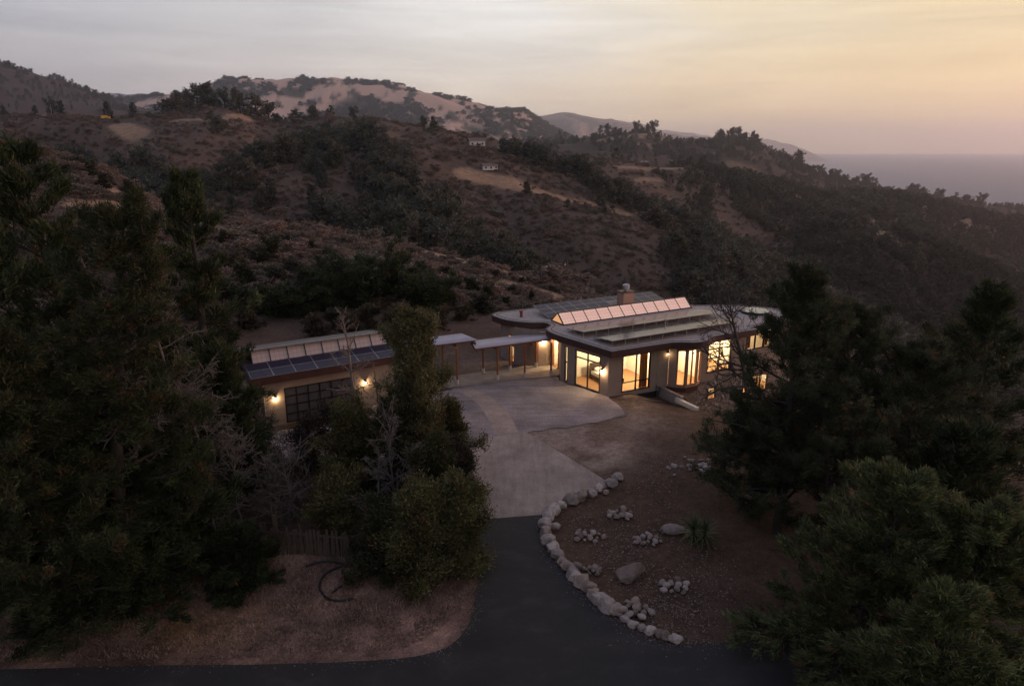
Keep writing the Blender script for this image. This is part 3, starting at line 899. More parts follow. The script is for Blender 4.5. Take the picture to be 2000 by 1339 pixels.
class WallRun:
    """a straight wall from p0 to p1 (local xy); s runs along it, outside is to the right"""
    def __init__(w, par, p0, p1, z0, z1, openings=(), thick=.22, panel=1.22, mats=None, off=0.0, name='wall'):
        w.par = par; p0 = np.array(p0, float); p1 = np.array(p1, float)
        w.p0 = p0; w.L = float(np.linalg.norm(p1 - p0)); w.d = (p1 - p0) / w.L; w.n = np.array([w.d[1], -w.d[0]])
        w.op = list(openings); mw, mc = mats or (M_WALL, M_CORE)
        b = MB(); w.fill(b, 0, w.L, z0, z1, -thick, -.022); core = b.build(name, mc, par)
        if panel:
            n = max(1, round(w.L / panel)); e = [off + (w.L - off) * i / n for i in range(n + 1)]; e[0] = 0
            for a, c in zip(e[:-1], e[1:]):
                zm = z0 + (z1 - z0) * .36 if z1 - z0 > 2 else None
                for za, zc in ((z0, zm - .005), (zm + .005, z1)) if zm else ((z0, z1),):
                    pass
                    b = MB(); w.fill(b, a + .006, c - .006, za, zc, -.022, 0)
                    for k in range(0, len(b.v), 8):
                        q = MB(); q.v = b.v[k:k + 8]; q.f = [tuple(i - k for i in f) for f in b.f[k // 8 * 6:k // 8 * 6 + 6]]
                        q.build('wall_panel', mw, core)
        # plaster lining inside
        b = MB(); w.fill(b, 0, w.L, z0, z1, -thick - .03, -thick); b.build('plaster_lining', M_WHITE, core)
    def fill(w, b, a, c, z0, z1, n0, n1):
        cuts = sorted({a, c} | {min(max(t, a), c) for o in w.op for t in o[:2]})
        for s0, s1 in zip(cuts[:-1], cuts[1:]):
            if s1 - s0 < 1e-4: continue
            m = (s0 + s1) / 2; zz = z0
            for o in sorted([o for o in w.op if o[0] < m < o[1]], key=lambda o: o[2]):
                if o[2] > zz: w.bx(b, s0, s1, n0, n1, zz, min(o[2], z1))
                zz = max(zz, o[3])
            if zz < z1: w.bx(b, s0, s1, n0, n1, zz, z1)
    def P(w, s, n, z):
        q = w.p0 + w.d * s + w.n * n
        return Vector((q[0], q[1], z))
    def bx(w, b, s0, s1, n0, n1, z0, z1):
        p = w.P(s0, n0, z0)
        b.obox(p, w.P(s1, n0, z0) - p, w.P(s0, n1, z0) - p, Vector((0, 0, z1 - z0)))
    def window(w, s0, s1, z0, z1, vs=(), hs=(), fw=.07, m=None, name='window', sill=True, glass=None):
        m = m or M_BRONZE
        b = MB(); n0, n1 = -.13, .012
        w.bx(b, s0, s0 + fw, n0, n1, z0, z1); w.bx(b, s1 - fw, s1, n0, n1, z0, z1)
        w.bx(b, s0 + fw, s1 - fw, n0, n1, z1 - fw, z1); w.bx(b, s0 + fw, s1 - fw, n0, n1, z0, z0 + fw)
        V = [s0 + (s1 - s0) * t for t in vs]; Hh = [z0 + (z1 - z0) * t for t in hs]
        for v in V: w.bx(b, v - fw * .45, v + fw * .45, n0 + .02, n1 - .006, z0 + fw, z1 - fw)
        se = [s0] + V + [s1]; ze = [z0] + Hh + [z1]
        for i in range(len(se) - 1):
            l = se[i] + (fw if i == 0 else fw * .45); r = se[i + 1] - (fw if i == len(se) - 2 else fw * .45)
            for h in Hh: w.bx(b, l, r, n0 + .02, n1 - .009, h - fw * .45, h + fw * .45)
        fr = b.build(name, m, w.par)
        for i in range(len(se) - 1):
            for j in range(len(ze) - 1):
                g = MB(); w.bx(g, se[i] + .02, se[i + 1] - .02, -.07, -.058, ze[j] + .02, ze[j + 1] - .02)
                g.build('pane', glass or M_GLASS, fr)
        return fr

house = empty('house', (HA[0], HA[1], 0), HTH, 'single storey earth walled house with lit windows and gravel roof', 'house')
WT = 3.27
# long front
wl_ = WallRun(house, (-1.25, 4.85), (0, 0), -.25, WT, [(.40, .78, .05, 3.0), (1.55, 4.2, .04, 2.96)], off=.2)
wl_.window(.40, .78, .05, 3.0, hs=(.55,), fw=.07)
wl_.window(1.55, 4.2, .04, 2.96, vs=(.5,), hs=(.80,), fw=.085, name='glazed_door')
wf = WallRun(house, (0, 0), (5.65, 0), -.25, WT, [(1.25, 3.9, .1, 3.03)])
wf.window(1.25, 3.9, .1, 3.03, vs=(.5,), hs=(.26,), fw=.085)
b = MB(); wf.bx(b, .05, 5.6, -.15, .006, -1.6, -.25); b.build('foundation', M_FOUND, house)
bay_p = [(5.65, 0), (5.95, -.52), (6.65, -.95), (7.75, -.95), (8.5, -.52), (8.8, 0)]
for i in range(5):
    p, q = bay_p[i], bay_p[i + 1]
    L_ = math.dist(p, q)
    if i in (0, 4):
        WallRun(house, p, q, -.05, WT, panel=0, mats=(M_WOODF, M_WALL), thick=.12)
    else:
        ww = WallRun(house, p, q, -.05, WT, [(.06, L_ - .06, .1, 3.02)], thick=.12, panel=3, mats=(M_WALL, M_CORE))
        ww.window(.06, L_ - .06, .1, 3.02, fw=.09, m=M_WOODF, vs=(.5,) if L_ > .9 else ())
bay_s = [(5.55, -.02), (5.86, -.60), (6.6, -1.06), (7.8, -1.06), (8.58, -.60), (8.9, -.02)]
b = MB(); b.prism(bay_s, -.42, -.05); b.build('bay_skirt', M_FASCIA, house)
wf2 = WallRun(house, (8.8, 0), (13.8, 0), -.25, WT, [(.8, 3.3, .40, 3.1)])
wf2.window(.8, 3.3, .40, 3.1, vs=(.5,), hs=(.20, .46, .74), fw=.075)
WallRun(house, (13.8, 0), (13.8, 1.3), -3.6, WT)
wr = WallRun(house, (13.8, 1.3), (20.8, 1.3), -3.6, WT, [(1.2, 4.3, 1.3, 3.05), (.9, 4.2, -2.7, -.45)])
wr.window(1.2, 4.3, 1.3, 3.05, vs=(.34, .67), fw=.085)
wr.window(.9, 4.2, -2.7, -.45, vs=(.42, .72), hs=(.68,), fw=.085)
for a_, b_ in (((20.8, 1.3), (21.0, 4.4)), ((21.0, 4.4), (19.5, 6.2)), ((19.5, 6.2), (15.2, 8.4)), ((15.2, 8.4), (14.2, 14.0)), ((14.2, 14.0), (-2.0, 14.0)), ((-2.0, 14.0), (-2.6, 13.2)), ((-2.6, 13.2), (-2.6, 12.2))):
    WallRun(house, a_, b_, -3.6, WT, panel=1.6)
# entry and the rounded north wing under the covered walk
wing = [(-2.6, 12.2), (-2.45, 10.6), (-2.15, 9.6), (-1.75, 9.05), (-1.2, 8.75), (-.5, 8.6), (0, 8.55)]
for i in range(6):
    op = [(.5, 1.45, .05, 2.4)] if i == 0 else []
    ww = WallRun(house, wing[i], wing[i + 1], -.3, WT, op, panel=.9)
    if op: ww.window(.5, 1.45, .05, 2.4, fw=.06, m=M_WOODF, vs=(.5,))
we = WallRun(house, (0, 8.55), (0, 7.3), -.25, WT, [(.1, 1.15, .05, 2.95)], panel=0, mats=(M_WALL, M_WOODF))
we.window(.1, 1.15, .05, 2.95, hs=(.86,), fw=.07, m=M_WOODF, name='entry_door')
we2 = WallRun(house, (0, 7.3), (-1.25, 4.85), -.25, WT, panel=1.4)
# basement under the falling ground, faced with rubble stone
M_STONEW = mat('rubble_veneer', (.26, .22, .19), (.12, .10, .09), 4.5, .95, bump=.12, bscale=5, contrast=(.38, .62))
wb = WallRun(house, (5.0, .06), (13.8, .06), -3.6, -.25, [(4.95, 5.85, -1.95, -.9)], panel=0, mats=(M_STONEW, M_STONEW), name='stone_wall')
wb.window(4.95, 5.85, -1.95, -.9, hs=(.5,), fw=.07)
b = MB(); wb.bx(b, 4.85, 5.95, -.05, .09, -2.03, -1.955); b.build('sill', M_WALK, house)
# facing stones laid into the rubble wall
rs = random.Random(5)
for i in range(150):
    s = rs.uniform(.3, 8.5); z = rs.uniform(-3.4, -.4); r_ = rs.uniform(.13, .3)
    if 4.6 < s < 6.2 and -2.3 < z < -.6: continue
    p = wb.P(s, -.05, z)
    mobj('stone', PEB[rs.randrange(6)], house, p, (rs.uniform(-.3, .3), rs.uniform(0, 6.3), rs.uniform(-.2, .2)), (r_, r_ * .45, r_ * .8))
# floor, rooms, ceiling
plan = [(0, 0), (5.65, 0)] + bay_p[1:5] + [(8.8, 0), (13.8, 0), (13.8, 1.3), (20.8, 1.3), (21.0, 4.4), (19.5, 6.2), (15.2, 8.4), (14.2, 14.0), (-2.0, 14.0)] + wing + [(0, 7.3), (-1.25, 4.85)]
ctr = np.array([8.0, 6.5])
inset = [tuple(np.array(p) + (ctr - np.array(p)) / np.linalg.norm(ctr - np.array(p)) * .13) for p in plan]
b = MB(); b.prism(inset, -.24, .02); b.build('floor', M_FLOORW, house)
b = MB(); b.prism(inset, WT - .20, WT - .14); b.build('ceiling', M_WHITE, house)
def part_wall(x0, x1, y0, y1, z0=.02, z1=3.06):
    b = MB(); b.box(x0, x1, y0, y1, z0, z1); return b.build('interior_wall', M_WHITE, house)
part_wall(-.9, 5.3, 5.0, 5.12); part_wall(5.3, 5.42, .3, 5.12); part_wall(5.42, 9.0, 3.4, 3.52); part_wall(9.0, 9.12, .3, 5.5)
part_wall(9.12, 15.0, 5.4, 5.52); part_wall(13.6, 13.72, 1.4, 5.4); part_wall(15.0, 20.5, 4.6, 4.72); part_wall(.2, 4.0, 8.8, 8.92); part_wall(3.4, 3.5, 5.3, 8.7)
part_wall(-2.0, 3.0, 12.6, 12.7)
part_wall(9.2, 14.5, 3.2, 3.3, -3.0, -.3); part_wall(14.5, 20, 4.4, 4.5, -3.2, -.3); part_wall(9.0, 9.1, .4, 3.2, -3, -.3); part_wall(14.0, 14.1, 1.4, 4.4, -3.2, -.3)
b = MB(); b.prism([(8.5, .4), (13.6, .4), (13.6, 1.6), (20.2, 1.6), (20.2, 4.6), (8.5, 4.6)], -3.15, -3.0); b.build('basement_floor', M_FLOORW, house)
b = MB()                                   # bookshelves seen through the gridded window
for z in (.5, .95, 1.4, 1.85, 2.3): b.box(9.6, 13.2, 5.05, 5.38, z, z + .04)
for x in (9.6, 10.5, 11.4, 12.3, 13.16): b.box(x, x + .04, 5.04, 5.39, .03, 2.34)
b.build('bookshelf', M_WOODF, house)
# roof
roof_pts = [(-.28, -.72), (5.2, -.74), (5.9, -.98), (6.6, -1.42), (7.3, -1.62), (8.1, -1.52), (8.8, -1.12), (9.5, -.80), (10.3, -.72), (14.25, -.66), (14.45, .25), (18.7, .25), (20.9, .6), (21.35, 2.4), (21.45, 4.4), (20.0, 6.5), (17.8, 7.9), (15.6, 8.8), (14.6, 14.5), (-2.2, 14.6), (-3.2, 13.8), (-3.2, 12.6), (-2.9, 11.4), (-2.2, 10.3), (-1.4, 9.55), (-.5, 9.15), (-.32, 8.6), (-.55, 8.0), (-1.1, 7.55), (-1.45, 7.0), (-1.58, 6.2), (-1.5, 5.0)]
roof_poly = [tuple(p) for p in catmull(roof_pts[3:9], 4)]
roof_poly = roof_pts[:3] + roof_poly + roof_pts[9:19] + [tuple(p) for p in catmull(roof_pts[19:25], 3)] + [tuple(p) for p in catmull(roof_pts[25:], 3)]
def inset_poly(poly, d):
    n = len(poly); out = []
    for i in range(n):
        p, a, c = np.array(poly[i]), np.array(poly[i - 1]), np.array(poly[(i + 1) % n])
        t1 = (p - a) / (np.linalg.norm(p - a) + 1e-9); t2 = (c - p) / (np.linalg.norm(c - p) + 1e-9)
        nn = np.array([-(t1 + t2)[1], (t1 + t2)[0]]); nn /= np.linalg.norm(nn) + 1e-9
        out.append(tuple(p + nn * d))
    return out
RZ = 3.72
b = MB(); b.prism(roof_poly, WT - .02, RZ); roof = b.build('roof', M_FASCIA, house)
b = MB(); b.prism(inset_poly(roof_poly, .13), RZ - .02, RZ + .02); b.build('roof_gravel', M_ROOFG, roof)
def strip_loop(poly, d0, d1, z0, z1):
    A, B = inset_poly(poly, d0), inset_poly(poly, d1); n = len(poly); b = MB()
    vs = [(p[0], p[1], z) for z in (z0, z1) for ring in (A, B) for p in ring]
    fs = []
    for i in range(n):
        j = (i + 1) % n
        fs += [(2 * n + i, 2 * n + j, 3 * n + j, 3 * n + i), (i, j, 2 * n + j, 2 * n + i), (n + j, n + i, 3 * n + i, 3 * n + j)]
    return b.add(vs, fs)
strip_loop(roof_poly, -.02, .12, RZ - .1, RZ + .035).build('roof_edge', M_TRIM, roof)
strip_loop(roof_poly, .42, .46, RZ + .01, RZ + .05).build('drain_line', M_TRIM, roof)
# chimney
b = MB(); b.box(8.8, 10.0, 10.7, 11.7, RZ, 5.15); ch = b.build('chimney', M_CHIM, roof)
b = MB(); b.box(8.72, 10.08, 10.62, 11.78, 5.15, 5.24); b.build('chimney_cap', M_FASCIA, ch)
b = MB(); b.tube([(9.4, 11.2, 5.24), (9.4, 11.2, 5.42), (9.4, 11.2, 5.46), (9.4, 11.2, 5.78), (9.4, 11.2, 5.86), (9.4, 11.2, 5.92)], [.2, .2, .33, .33, .25, .08], 14); b.build('spark_arrestor', M_ALU, ch, smooth=False)
b = MB(); b.tube([(-1.2, 11.9, RZ), (-1.2, 11.9, RZ + .45), (-1.2, 11.9, RZ + .46), (-1.2, 11.9, RZ + .6)], [.13, .13, .19, .17], 10); b.build('vent_pipe', mat('red_vent', (.22, .05, .035), (.15, .04, .03), 4, .6), roof)
for (x, y, h) in ((7.6, 3.1, .8), (11.6, 3.0, .35), (15.4, 2.2, .4)):
    b = MB(); b.tube([(x, y, RZ), (x, y, RZ + h)], .05, 8); b.build('vent_pipe', M_ALU, roof)
b = MB(); n = 24; b.prism([(18.4 + 1.25 * math.cos(2 * PI * k / n), 3.9 + 1.25 * math.sin(2 * PI * k / n)) for k in range(n)], RZ, RZ + .22); rs_ = b.build('round_skylight', M_TRIM, roof)
b = MB(); b.prism([(18.4 + 1.2 * math.cos(2 * PI * k / n), 3.9 + 1.2 * math.sin(2 * PI * k / n)) for k in range(n)], RZ + .221, RZ + .26); b.build('pane', mat('skylight_dome', (.20, .26, .27), (.16, .21, .22), 2, .2, spec=.6), rs_)
# long ridge skylight; room light from below is put into the panes' own emission
m_sky, nt, bs = new_mat('glowing_glazing')
N_, L_ = nt.nodes, nt.links
tc = N_.new('ShaderNodeTexCoord')
br = N_.new('ShaderNodeTexBrick'); br.offset = 0
br.inputs['Scale'].default_value = 1; br.inputs['Brick Width'].default_value = .31; br.inputs['Row Height'].default_value = .31; br.inputs['Mortar Size'].default_value = .012
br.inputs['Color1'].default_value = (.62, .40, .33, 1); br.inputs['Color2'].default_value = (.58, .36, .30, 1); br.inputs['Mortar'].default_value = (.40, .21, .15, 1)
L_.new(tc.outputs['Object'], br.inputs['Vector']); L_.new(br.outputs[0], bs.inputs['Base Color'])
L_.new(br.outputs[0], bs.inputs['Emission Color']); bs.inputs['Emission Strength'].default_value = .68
bs.inputs['Roughness'].default_value = .25
SKY_ROT = .030
sk = empty('ridge_skylight', h_xy(.55, 7.55, 0), HTH + SKY_ROT, 'long ridge skylight of glowing pink panes on the gravel roof', 'skylight')
SL, SW1, SZ0, SZ1 = 14.0, .95, RZ + .06, 4.62
b = MB()
b.box(-.06, SL + .06, -.06, 0, RZ + .02, SZ0 + .06)
b.bar((0, 0, SZ0), (0, SW1, SZ1), .1, .07); b.bar((SL, 0, SZ0), (SL, SW1, SZ1), .1, .07)
b.bar((0, 2 * SW1, SZ0), (0, SW1, SZ1), .1, .07); b.bar((SL, 2 * SW1, SZ0), (SL, SW1, SZ1), .1, .07)
b.bar((-.03, SW1, SZ1 + .02), (SL + .03, SW1, SZ1 + .02), .1, .08)
b.box(-.06, SL + .06, 2 * SW1, 2 * SW1 + .06, RZ + .02, SZ0 + .06)
b.box(-.06, .0, 0, 2 * SW1, RZ + .02, SZ0 + .06)
NP = 11
for i in range(1, NP): b.bar((SL * i / NP, 0, SZ0 + .01), (SL * i / NP, SW1, SZ1 + .01), .055, .05)
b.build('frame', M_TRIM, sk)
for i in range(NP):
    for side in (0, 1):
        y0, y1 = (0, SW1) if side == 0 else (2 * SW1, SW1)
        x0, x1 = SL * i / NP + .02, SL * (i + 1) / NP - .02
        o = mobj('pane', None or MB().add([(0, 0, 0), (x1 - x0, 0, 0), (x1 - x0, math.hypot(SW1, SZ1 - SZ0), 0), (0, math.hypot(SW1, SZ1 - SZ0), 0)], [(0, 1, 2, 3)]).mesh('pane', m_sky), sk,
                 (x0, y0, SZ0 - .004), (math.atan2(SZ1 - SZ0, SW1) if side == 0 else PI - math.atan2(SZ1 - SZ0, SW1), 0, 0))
m_end, nt, bs = new_mat('glowing_gable_glass')
bs.inputs['Base Color'].default_value = (.6, .35, .2, 1); bs.inputs['Emission Color'].default_value = (.85, .42, .17, 1); bs.inputs['Emission Strength'].default_value = .75; bs.inputs['Roughness'].default_value = .2  # gable panes emit by themselves in place of room light behind them
for x in (-.01, SL + .01):
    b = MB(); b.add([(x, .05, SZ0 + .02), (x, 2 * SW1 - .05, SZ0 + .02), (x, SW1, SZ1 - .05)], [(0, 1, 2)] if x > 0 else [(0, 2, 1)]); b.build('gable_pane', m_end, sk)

def solar_array(name, origin, rz, cols, rows, pw, ph, tilt, label, legs=0.0, skip=(), cat='solar array', gmat=None):
    """tilted rows of framed panels; y runs up the slope (tilt > 0 rises backwards)"""
    e = empty(name, origin, rz, label, cat)
    ct, st = math.cos(tilt), math.sin(tilt)
    g = .02
    pm = MB(); pm.box(0, pw - g, 0, ph - g, 0, .03); pm = pm.mesh('panel_frame', M_ALU)
    gm = MB(); gm.add([(.025, .025, .033), (pw - g - .025, .025, .033), (pw - g - .025, ph - g - .025, .033), (.025, ph - g - .025, .033)], [(0, 1, 2, 3)]); gm = gm.mesh('panel_glass', gmat or M_SOLAR)
    for i in range(cols):
        for j in range(rows):
            if (i, j) in skip: continue
            p = mobj('solar_panel', pm, e, (i * pw, j * ph * ct, j * ph * st), (tilt, 0, 0))
            mobj('glass', gm, p)
    b = MB()
    for j in range(rows * 2):
        y = (j + .5) * ph / 2
        b.bar((-.05, y * ct, y * st - .035), (cols * pw + .05, y * ct, y * st - .035), .045, .04)
    b.build('rail', M_ALU, e)
    if legs:
        for i in range(0, cols + 1):
            x = min(i * pw, cols * pw - .05) + .02
            b = MB(); b.box(x - .022, x + .022, .02, .06, -legs, -.01); b.build('leg', M_ALU, e)
    return e
AR = HTH + .030
solar_array('solar_array', h_xy(.45, 9.95, RZ + .16), AR, 11, 3, 1.22, .92, .20, 'blue solar panel array behind the pink ridge skylight', .12, skip={(6, 0), (6, 1), (5, 0)}, gmat=M_SOLAR2)
solar_array('solar_array', h_xy(-.15, 3.35, RZ + .52), AR, 12, 2, 1.2, 1.3, -.10, 'raised solar panel rack on legs next to the pink skylight', .46)
solar_array('solar_array', h_xy(.35, .15, RZ + .52), AR, 11, 2, 1.2, 1.3, -.10, 'raised solar panel rack on legs above the bay window', .46)

# furniture and fittings glimpsed inside
M_LINEN = mat('white_linen', (.75, .72, .68), (.62, .60, .57), 4, .9, bump=.02, bscale=6)
bed = empty('bed', h_xy(2.1, 3.2, .02), HTH, 'white bed with dark frame seen through the glazed door', 'bed')
M_DKW = mat('dark_walnut', (.05, .03, .022), (.035, .022, .018), 5, .6)
b = MB(); b.box(-.9, .9, -1.1, 1.05, .12, .34); b.box(-.9, -.8, -1.1, -1.0, 0, .12).box(.8, .9, -1.1, -1.0, 0, .12).box(-.9, -.8, .9, 1.0, 0, .12).box(.8, .9, .9, 1.0, 0, .12); b.build('bed_frame', M_DKW, bed)
b = MB(); b.box(-.95, .95, 1.06, 1.14, 0, 1.25); b.build('headboard', M_DKW, bed)
b = MB(); b.box(-.86, .86, -1.05, 1.04, .345, .62); b.build('mattress', M_LINEN, bed)
for x in (-.43, .43):
    b = MB(); b.tube([(x - .3, .75, .75), (x - .25, .75, .76), (x, .76, .78), (x + .25, .75, .76), (x + .3, .75, .75)], [.06, .15, .18, .15, .06], 10); b.build('pillow', M_LINEN, bed, smooth=True)
b = MB(); b.box(-.88, .88, -.9, -.3, .622, .655); b.build('throw', mat('dark_throw', (.03, .028, .03), (.06, .05, .05), 6, .95), bed)
M_CURT = mat('rust_curtain', (.42, .17, .06), (.33, .12, .04), 3, .9, stretch=(10, 10, .5))
def curtain(u0, u1, v, z0, z1, label):
    b = MB(); n = int((u1 - u0) / .05)
    vs = [(u0 + (u1 - u0) * i / n, v + .05 * math.sin(i * 1.25), z) for z in (z0, z1) for i in range(n + 1)]
    b.add(vs, [(i, i + 1, n + 2 + i, n + 1 + i) for i in range(n)])
    me = b.mesh('curtain', M_CURT, True); o = mobj('curtain', me, None, (HA[0], HA[1], 0), (0, 0, HTH))
    md = o.modifiers.new('thick', 'SOLIDIFY'); md.thickness = .012
    tag(o, label, 'curtain')
curtain(3.15, 3.85, .36, .08, 3.0, 'rust coloured curtain inside the large two by two window')
curtain(15.3, 15.9, 1.66, 1.35, 3.0, 'rust coloured curtain at one side of the upper window by the pine')
curtain(17.3, 17.9, 1.66, 1.35, 3.0, 'rust coloured curtain at the far side of the upper window by the pine')
curtain(15.0, 15.6, 1.66, -2.6, -.5, 'rust coloured curtain in the lower window by the pine')
def pendant(u, v, z, power, label, group=None, r=.16):
    e = empty('ceiling_lamp', h_xy(u, v, z), HTH, label, 'lamp', group)
    b = MB(); b.tube([(0, 0, .10), (0, 0, .04), (0, 0, .0)], [.05, r, r], 14); b.build('lamp_shade', M_BRONZE, e)
    b = MB(); b.tube([(0, 0, -.012), (0, 0, -.004)], r * .85, 14); b.build('diffuser', M_BULB, e)
    lamp('POINT', (0, 0, -.14), power, (1, .76, .46), .12, e)
WPW = 560
pendant(2.2, 2.4, 2.92, WPW, 'flush ceiling lamp glowing above the bed')
pendant(4.3, 1.9, 2.92, WPW * .9, 'flush ceiling lamp glowing behind the rust curtain')
pendant(7.2, 1.2, 2.92, WPW * 1.3, 'flush ceiling lamp glowing in the bay window')
pendant(10.6, 2.4, 2.92, WPW * 1.2, 'flush ceiling lamp in front of the bookshelves')
pendant(12.6, 3.4, 2.92, WPW, 'second flush ceiling lamp in front of the bookshelves')
pendant(17.3, 3.0, 2.92, WPW * .6, 'flush ceiling lamp behind the upper window by the pine')
pendant(16.8, 2.8, -.45, WPW * 1.5, 'flush ceiling lamp behind the lower window by the pine')
pendant(10.5, 1.6, -.45, WPW * .8, 'flush ceiling lamp behind the small basement window')
pendant(1.3, 7.5, 2.92, WPW * 1.2, 'flush ceiling lamp inside the entry door')
pendant(-.8, 11.2, 2.92, WPW * .6, 'flush ceiling lamp inside the rounded wing')
def sconce(x, y, z, nx, ny, power, label):
    """wall lantern: back plate, arm, hood and bulb"""
    e = empty('wall_lantern', (x, y, z), math.atan2(ny, nx) - PI / 2, label, 'lantern', 'wall lanterns')
    b = MB(); b.box(-.05, .05, 0, .02, -.08, .12); b.build('back_plate', M_BRONZE, e)
    b = MB(); b.bar((0, .02, .08), (0, .13, .10), .025); b.build('arm', M_BRONZE, e)
    b = MB(); b.tube([(0, .13, .13), (0, .13, .10), (0, .13, .02)], [.03, .07, .115], 12); b.build('hood', M_BRONZE, e)
    b = MB(); b.tube([(0, .13, .03), (0, .13, 0), (0, .13, -.05), (0, .13, -.075)], [.03, .05, .05, .02], 10); b.build('bulb', M_BULB, e, smooth=True)
    lamp('POINT', (0, .13, -.13), power, (1, .66, .34), .05, e)
def wall_spot(w, s, z):
    p = w.P(s, 0.0, z); q = h_xy(p.x, p.y, p.z)
    n = w.n; nx = n[0] * HE1[0] + n[1] * HE2[0]; ny = n[0] * HE1[1] + n[1] * HE2[1]
    return q[0], q[1], q[2], nx, ny
x, y, z, nx, ny = wall_spot(wl_, 4.45, 2.0); sconce(x, y, z, nx, ny, 100, 'lit wall lantern beside the glazed bedroom door')
wcap = WallRun.__new__(WallRun); wcap.p0 = np.array((-1.2, 8.75)); wcap.d = np.array((.978, -.209)); wcap.n = np.array((-.209, -.978))
x, y, z, nx, ny = wall_spot(wcap, .45, 2.35); sconce(x, y, z, nx, ny, 130, 'lit wall lantern under the covered walk by the entry')
x, y, z, nx, ny = wall_spot(wf, 5.45, 2.7); sconce(x, y, z, nx, ny, 6, 'small wall lantern beside the bay window')

# ------------------------------------------------------------------ garage
GA, GTH = (-16.65, 43.05), R(31.5)
GE1 = (math.cos(GTH), math.sin(GTH)); GE2 = (-GE1[1], GE1[0])
def g_xy(s, t, z=0.0): return (GA[0] + s * GE1[0] + t * GE2[0], GA[1] + s * GE1[1] + t * GE2[1], z)
garage = empty('garage', (GA[0], GA[1], 0), GTH, 'detached garage with a sawtooth roof and a glazed roll up door', 'garage')
GL, GD = 9.6, 6.2
wg = WallRun(garage, (0, 0), (GL, 0), -.1, 3.3, [(1.55, 6.4, .02, 2.5)], off=.0, panel=1.6)
gd = wg.window(1.55, 6.4, .02, 2.5, vs=[i / 6 for i in range(1, 6)], hs=(.25, .5, .75), fw=.085, name='garage_door', glass=mat('door_glass', (.10, .095, .10), (.075, .07, .075), 2, .15, spec=.6))
for a_, b_ in (((GL, 0), (GL, GD)), ((GL, GD), (0, GD)), ((0, GD), (0, 0))):
    WallRun(garage, a_, b_, -.1, 3.3, panel=1.6)
b = MB(); b.prism([(.1, .1), (GL - .1, .1), (GL - .1, GD - .1), (.1, GD - .1)], -.1, .015); b.build('floor', M_WALK, garage)
# lower roof with fascia, rising to the clerestory
def slope_slab(x0, x1, y0, z0, y1, z1, t):
    return MB().add([(x0, y0, z0 - t), (x1, y0, z0 - t), (x1, y1, z1 - t), (x0, y1, z1 - t), (x0, y0, z0), (x1, y0, z0), (x1, y1, z1), (x0, y1, z1)],
                    [(0, 3, 2, 1), (4, 5, 6, 7), (0, 1, 5, 4), (1, 2, 6, 5), (2, 3, 7, 6), (3, 0, 4, 7)])
slope_slab(-.65, GL + .5, -.62, 3.62, 2.3, 4.25, .16).build('roof', mat('dark_roofing', (.04, .036, .038), (.028, .026, .03), 5, .7), garage)
b = MB(); b.box(-.68, GL + .53, -.66, -.62, 3.18, 3.66); b.box(-.68, -.65, -.62, 2.3, 3.18, 3.66); b.box(GL + .5, GL + .53, -.62, 2.3, 3.18, 3.66); b.box(-.65, GL + .5, -.62, GD + .3, 3.18, 3.22); b.build('fascia', M_FASCIA, garage)
slope_slab(-1.05, GL + .45, 1.62, 5.02, GD + .9, 3.80, .10).build('upper_roof', mat('standing_seam', (.10, .09, .085), (.07, .062, .06), 2, .6, metal=.3, stretch=(6, 1, 1)), garage)
b = MB(); b.bar((-1.07, 1.60, 4.99), (GL + .47, 1.60, 4.99), .06, .12); b.build('gutter', M_ALU, garage)
b = MB(); b.box(-.02, GL + .02, 2.35, GD, 3.3, 3.75); b.build('upper_wall', M_CORE, garage)
for i in range(9):
    b = MB(); b.bar((GL * i / 8, 1.45, 4.1), (GL * i / 8, 1.9, 4.90), .06, .06); b.build('clerestory_bar', M_TRIM, garage)
m_poly = mat('translucent_panel', (.40, .33, .33), (.35, .285, .285), 1.5, .35, spec=.5)
def grid_mat():
    m, nt, b = new_mat('unlit_glazing')
    N, L = nt.nodes, nt.links
    tc = N.new('ShaderNodeTexCoord'); br = N.new('ShaderNodeTexBrick'); br.offset = 0
    br.inputs['Scale'].default_value = 1; br.inputs['Brick Width'].default_value = .3; br.inputs['Row Height'].default_value = .3; br.inputs['Mortar Size'].default_value = .012
    br.inputs['Color1'].default_value = (.42, .34, .335, 1); br.inputs['Color2'].default_value = (.38, .31, .305, 1); br.inputs['Mortar'].default_value = (.25, .19, .19, 1)
    L.new(tc.outputs['Object'], br.inputs['Vector']); L.new(br.outputs[0], b.inputs['Base Color'])
    b.inputs['Roughness'].default_value = .25; return m
m_poly = grid_mat()
for i in range(8):
    a_, c_ = GL * i / 8 + .03, GL * (i + 1) / 8 - .03; hh = math.hypot(.45, .8)
    mobj('clerestory_pane', MB().add([(0, 0, 0), (c_ - a_, 0, 0), (c_ - a_, hh, 0), (0, hh, 0)], [(0, 1, 2, 3)]).mesh('clerestory_pane', m_poly), garage, (a_, 1.47, 4.1), (math.atan2(.8, .45), 0, 0))
solar_array('solar_array', g_xy(-.55, -.60, 3.68), GTH, 7, 2, 1.45, 1.0, .212, 'two row solar panel array on the garage roof', gmat=M_SOLAR2)
p = g_xy(.95, 0); sconce(p[0], p[1], 2.0, -wg.n[0] * 0 + (wg.n[0] * GE1[0] + wg.n[1] * GE2[0]), wg.n[0] * GE1[1] + wg.n[1] * GE2[1], 38, 'lit wall lantern at the open end of the garage door')
p = g_xy(7.2, 0); sconce(p[0], p[1], 2.0, wg.n[0] * GE1[0] + wg.n[1] * GE2[0], wg.n[0] * GE1[1] + wg.n[1] * GE2[1], 38, 'lit wall lantern behind the bare tree by the garage door')

